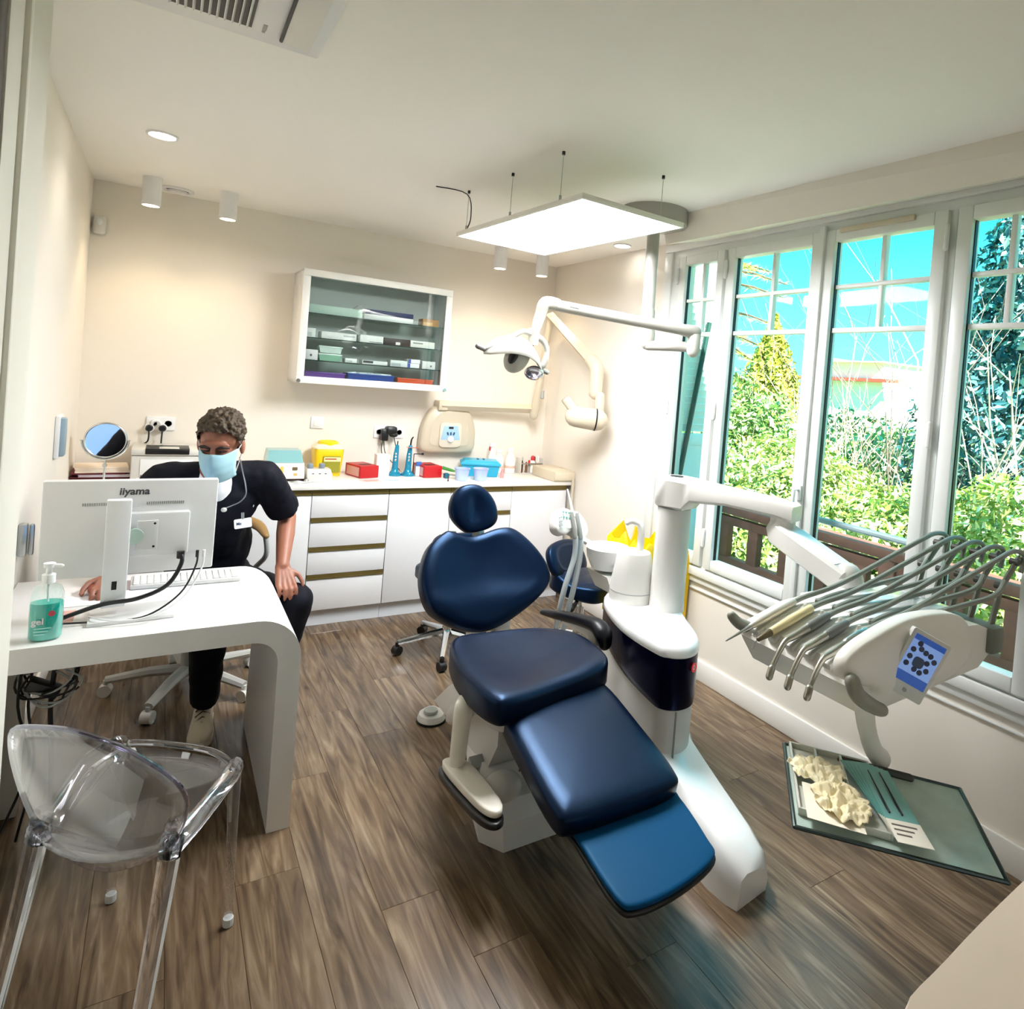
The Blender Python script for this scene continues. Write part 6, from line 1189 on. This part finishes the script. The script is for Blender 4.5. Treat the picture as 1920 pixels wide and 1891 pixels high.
b = B(); tube(b, crv([(1.50, 3.62, .41), (1.44, 3.46, .42), (1.43, 3.47, .75)], 4), .014, 8); obj('back_bar', b, STEEL, s1)
s2 = star_stool('saddle_stool', 'navy saddle stool between the unit and the window wall', 2.20, 3.28, -1.9, .36, .23)
b = B(); cushion(b, [(-.17, .02), (-.13, .15), (.0, .19), (.13, .15), (.17, .02), (.13, -.13), (.05, -.18), (-.05, -.18), (-.13, -.13)], .09, T(2.20, 3.28, .38) @ RZ(.5) @ RX(.12), .045, .02, fn=lambda x, y: .05*(y/.18) if y > 0 else .02*(abs(y)/.18)); obj('seat', b, NAVY, s2, smooth=60)
b = B(); cushion(b, [(-.15, -.07), (-.16, .06), (-.08, .12), (.08, .12), (.16, .06), (.15, -.07), (.0, -.10)], .06, frame((2.14, 3.38, .55), (.93, .36, 0), (-.2, .45, .85)) @ T(0, 0, -.02), .035); obj('backrest', b, NAVY, s2, smooth=60)
b = B(); tube(b, crv([(2.13, 3.20, .37), (2.09, 3.16, .36), (2.05, 3.14, .345)], 4), [.012, .012, .022], 10, True); obj('lever', b, BLACK, s2)
wb = thing('waste_bin', 'cardboard waste bin lined with a yellow bag by the window wall', 'bin', (2.49, 3.02, 0))
b = B(); bx(b, 2.34, 2.66, 2.86, 3.16, .0, .62, .004); obj('carton', b, mat('bin_white', '#e6e6e2', .6), wb)
b = B(); prism(b, rrect(-.09, .09, -.06, .06, .01), 0, .0015, frame((2.50, 2.8595, .32), (1, 0, 0), (0, 0, 1))); obj('print', b, mat('bin_print', '#b9bdbb', .6), wb)
YB_ = mat('yellow_bag', '#e9c200', .35, var=.12, scale=14); b = B(); n = 48; R3 = []
for zz, k, am_ in ((.30, 1.03, .006), (.45, 1.035, .010), (.60, 1.05, .012), (.66, 1.06, .02), (.74, 1.04, .07), (.755, .95, .07), (.66, .88, .03), (.5, .84, .01)):
    r_ = []
    for j in range(n):
        a = 2*PI*j/n; c, s = math.cos(a), math.sin(a); q = max(abs(c), abs(s)); rx, ry = .175*c/q*k, .165*s/q*k; w = am_*noise.noise(Vector((c*4, s*4, zz*6)))
        r_.append((2.48+rx*(1+w*2), 3.01+ry*(1+w*2), zz+am_*1.4*noise.noise(Vector((c*3, s*3, 9)))))
    R3.append(r_)
loft(b, R3, cap=False); obj('yellow_bag', b, YB_, wb, smooth=60)

# ================================================================== CLEAR CHAIR in the foreground
gc = thing('clear_armchair', 'transparent acrylic armchair with an oval back in the foreground', 'chair', (.02, 2.0, 0))
ACR = bpy.data.materials.new('clear_acrylic_solid'); ACR.use_nodes = True; _bs = ACR.node_tree.nodes['Principled BSDF']
_bs.inputs['Base Color'].default_value = (.97, .97, 1, 1); _bs.inputs['Transmission Weight'].default_value = 1; _bs.inputs['Roughness'].default_value = .03; _bs.inputs['IOR'].default_value = 1.46
_tc = ACR.node_tree.nodes.new('ShaderNodeTexCoord'); _nz = ACR.node_tree.nodes.new('ShaderNodeTexNoise'); _nz.inputs['Scale'].default_value = 12; _bp = ACR.node_tree.nodes.new('ShaderNodeBump'); _bp.inputs['Strength'].default_value = .1
ACR.node_tree.links.new(_tc.outputs['Object'], _nz.inputs['Vector']); ACR.node_tree.links.new(_nz.outputs['Fac'], _bp.inputs['Height']); ACR.node_tree.links.new(_bp.outputs[0], _bs.inputs['Normal'])
FLg_, FRg, BLg, BRg = Vector((-.047, 2.305, .455)), Vector((.240, 2.07, .455)), Vector((-.187, 1.985, .45)), Vector((.083, 1.80, .45))
for top_, bot_ in ((FLg_, Vector((-.04, 2.30, 0))), (FRg, Vector((.249, 2.055, 0)))):
    b = B(); tube(b, [top_+Vector((0, 0, -.01)), top_.lerp(bot_, .5), bot_+Vector((0, 0, .008))], [.017, .013, .011], 10, True); l = obj('leg', b, clear('acrylic_leg', (.93, .93, .94), .05, .55, .03, haze=.03), gc); b = B(); tube(b, [bot_+Vector((0, 0, .003)), bot_+Vector((0, 0, .025))], .014, 10); obj('glide', b, mat('glide_white', '#cfd3d3', .3), l)
for top_, bot_ in ((BLg, Vector((-.255, 1.845, 0))), (BRg, Vector((.008, 1.525, 0)))):
    b = B(); tube(b, crv([top_+Vector((.0, -.02, .07)), top_+Vector((0, 0, .02)), top_.lerp(bot_, .4), bot_+Vector((0, 0, .006))], 5), [.012, .026, .020, .014], 10, True); obj('leg', b, ACR, gc)
b = B(); tube(b, crv([BLg, BLg.lerp(FLg_, .25)+Vector((0, 0, .02)), BLg.lerp(FLg_, .6)+Vector((-.01, 0, .045)), FLg_+Vector((0, -.01, .02)), FLg_+Vector((.01, 0, -.02))], 6), [.024, .021, .022, .018], 12, True, flat=(1.25, (0, 0, 1))); obj('side_rail', b, ACR, gc)
b = B(); tube(b, crv([BRg, BRg.lerp(FRg, .3)+Vector((.01, 0, .004)), BRg.lerp(FRg, .75)+Vector((.012, 0, .01)), FRg+Vector((.0, 0, .004)), FRg+Vector((-.005, 0, -.025))], 6), [.024, .022, .022, .018], 12, True, flat=(1.25, (0, 0, 1))); obj('side_rail', b, ACR, gc)
b = B(); tube(b, crv([FLg_+Vector((0, 0, .02)), FLg_.lerp(FRg, .3)+Vector((.02, .03, .015)), FLg_.lerp(FRg, .7)+Vector((.03, .035, .008)), FRg+Vector((0, 0, .005))], 6), .009, 10, True); obj('front_rail', b, ACR, gc)
# seat sheet
cs = (FLg_+FRg+BLg+BRg)/4; b = B(); ou = [BLg, BLg.lerp(FLg_, .5), FLg_, FLg_.lerp(FRg, .5)+Vector((.02, .03, 0)), FRg, FRg.lerp(BRg, .5), BRg, BRg.lerp(BLg, .5)+Vector((-.03, -.045, -.01))]
ou = crv(ou, 5, True); R4 = []
for k, dz in ((1, 0), (.8, -.012), (.5, -.018), (.2, -.02), (0, -.02)): R4.append([cs+(p-cs)*k+Vector((0, 0, dz)) for p in ou])
loft(b, R4, cap=False); bmesh.ops.remove_doubles(b, verts=b.verts[:], dist=1e-5); o = obj('seat', b, GHOST, gc, smooth=60); md = o.modifiers.new('s', 'SOLIDIFY'); md.thickness = .006
# oval back: ring and sheet on a tilted curved surface
bx_ = (BRg-BLg).normalized(); nrm = Vector((bx_.y, -bx_.x, 0)); bc = (BLg+BRg)/2+Vector((-.012, -.05, .185))
OV = crv([(x, y, 0) for x, y in [(-.134, .345), (-.008, .375), (.091, .336), (.154, .271), (.198, .194), (.207, .126), (.180, .034), (.117, -.031), (-.0, -.075), (-.103, -.05), (-.172, .02), (-.192, .145), (-.178, .27)]], 4, True)
bo = (BLg+BRg)/2; by = (nrm*.35+Vector((0, 0, 1))).normalized(); bn = by.cross(bx_)
def ov(j, k):
    q_ = OV[j % len(OV)]; X = .008+(q_.x-.008)*k; Y = .15+(q_.y-.15)*k
    return bo+bx_*X+by*Y+bn*(.9*X*X-.02)
b = B(); loft(b, [[ov(j, k) for j in range(len(OV))] for k in (1, .8, .6, .4, .2, 0)], cap=False); bmesh.ops.remove_doubles(b, verts=b.verts[:], dist=1e-5); o = obj('back', b, GHOST, gc, smooth=60); md = o.modifiers.new('s', 'SOLIDIFY'); md.thickness = .006
b = B(); tube(b, [ov(j, 1) for j in range(len(OV))], .0055, 8, closed=True); obj('back_rim', b, clear('acrylic_rim', (.45, .44, .55), .12, .9, .05, (.9, .9, 1)), gc)

# ================================================================== FOREGROUND COUNTER (bottom right)
fc = thing('side_counter', 'pale beige counter top at the bottom right corner', 'counter', (1.6, .1, 0))
WD = mat('pale_top', '#e6d2bd', .4, var=.05, scale=5)
b = B(); prism(b, [(v.x, v.y) for v in crv([(.74, -.30, 0), (.74, .30, 0), (.80, .415, 0), (.95, .44, 0), (1.3, .465, 0), (2.0, .50, 0)], 5)]+[(2.66, .52), (2.66, -.30)], .862, .90, None, .003); obj('top', b, WD, fc, smooth=40)
b = B(); bx(b, .82, 2.64, -.28, .38, .0, .862, .003); obj('cabinet', b, WHITE, fc)
for x in (.825, 1.43, 2.04): b = B(); bx(b, x, x+.595, .38, .398, .08, .85, .002); obj('door', b, WHITE, fc)
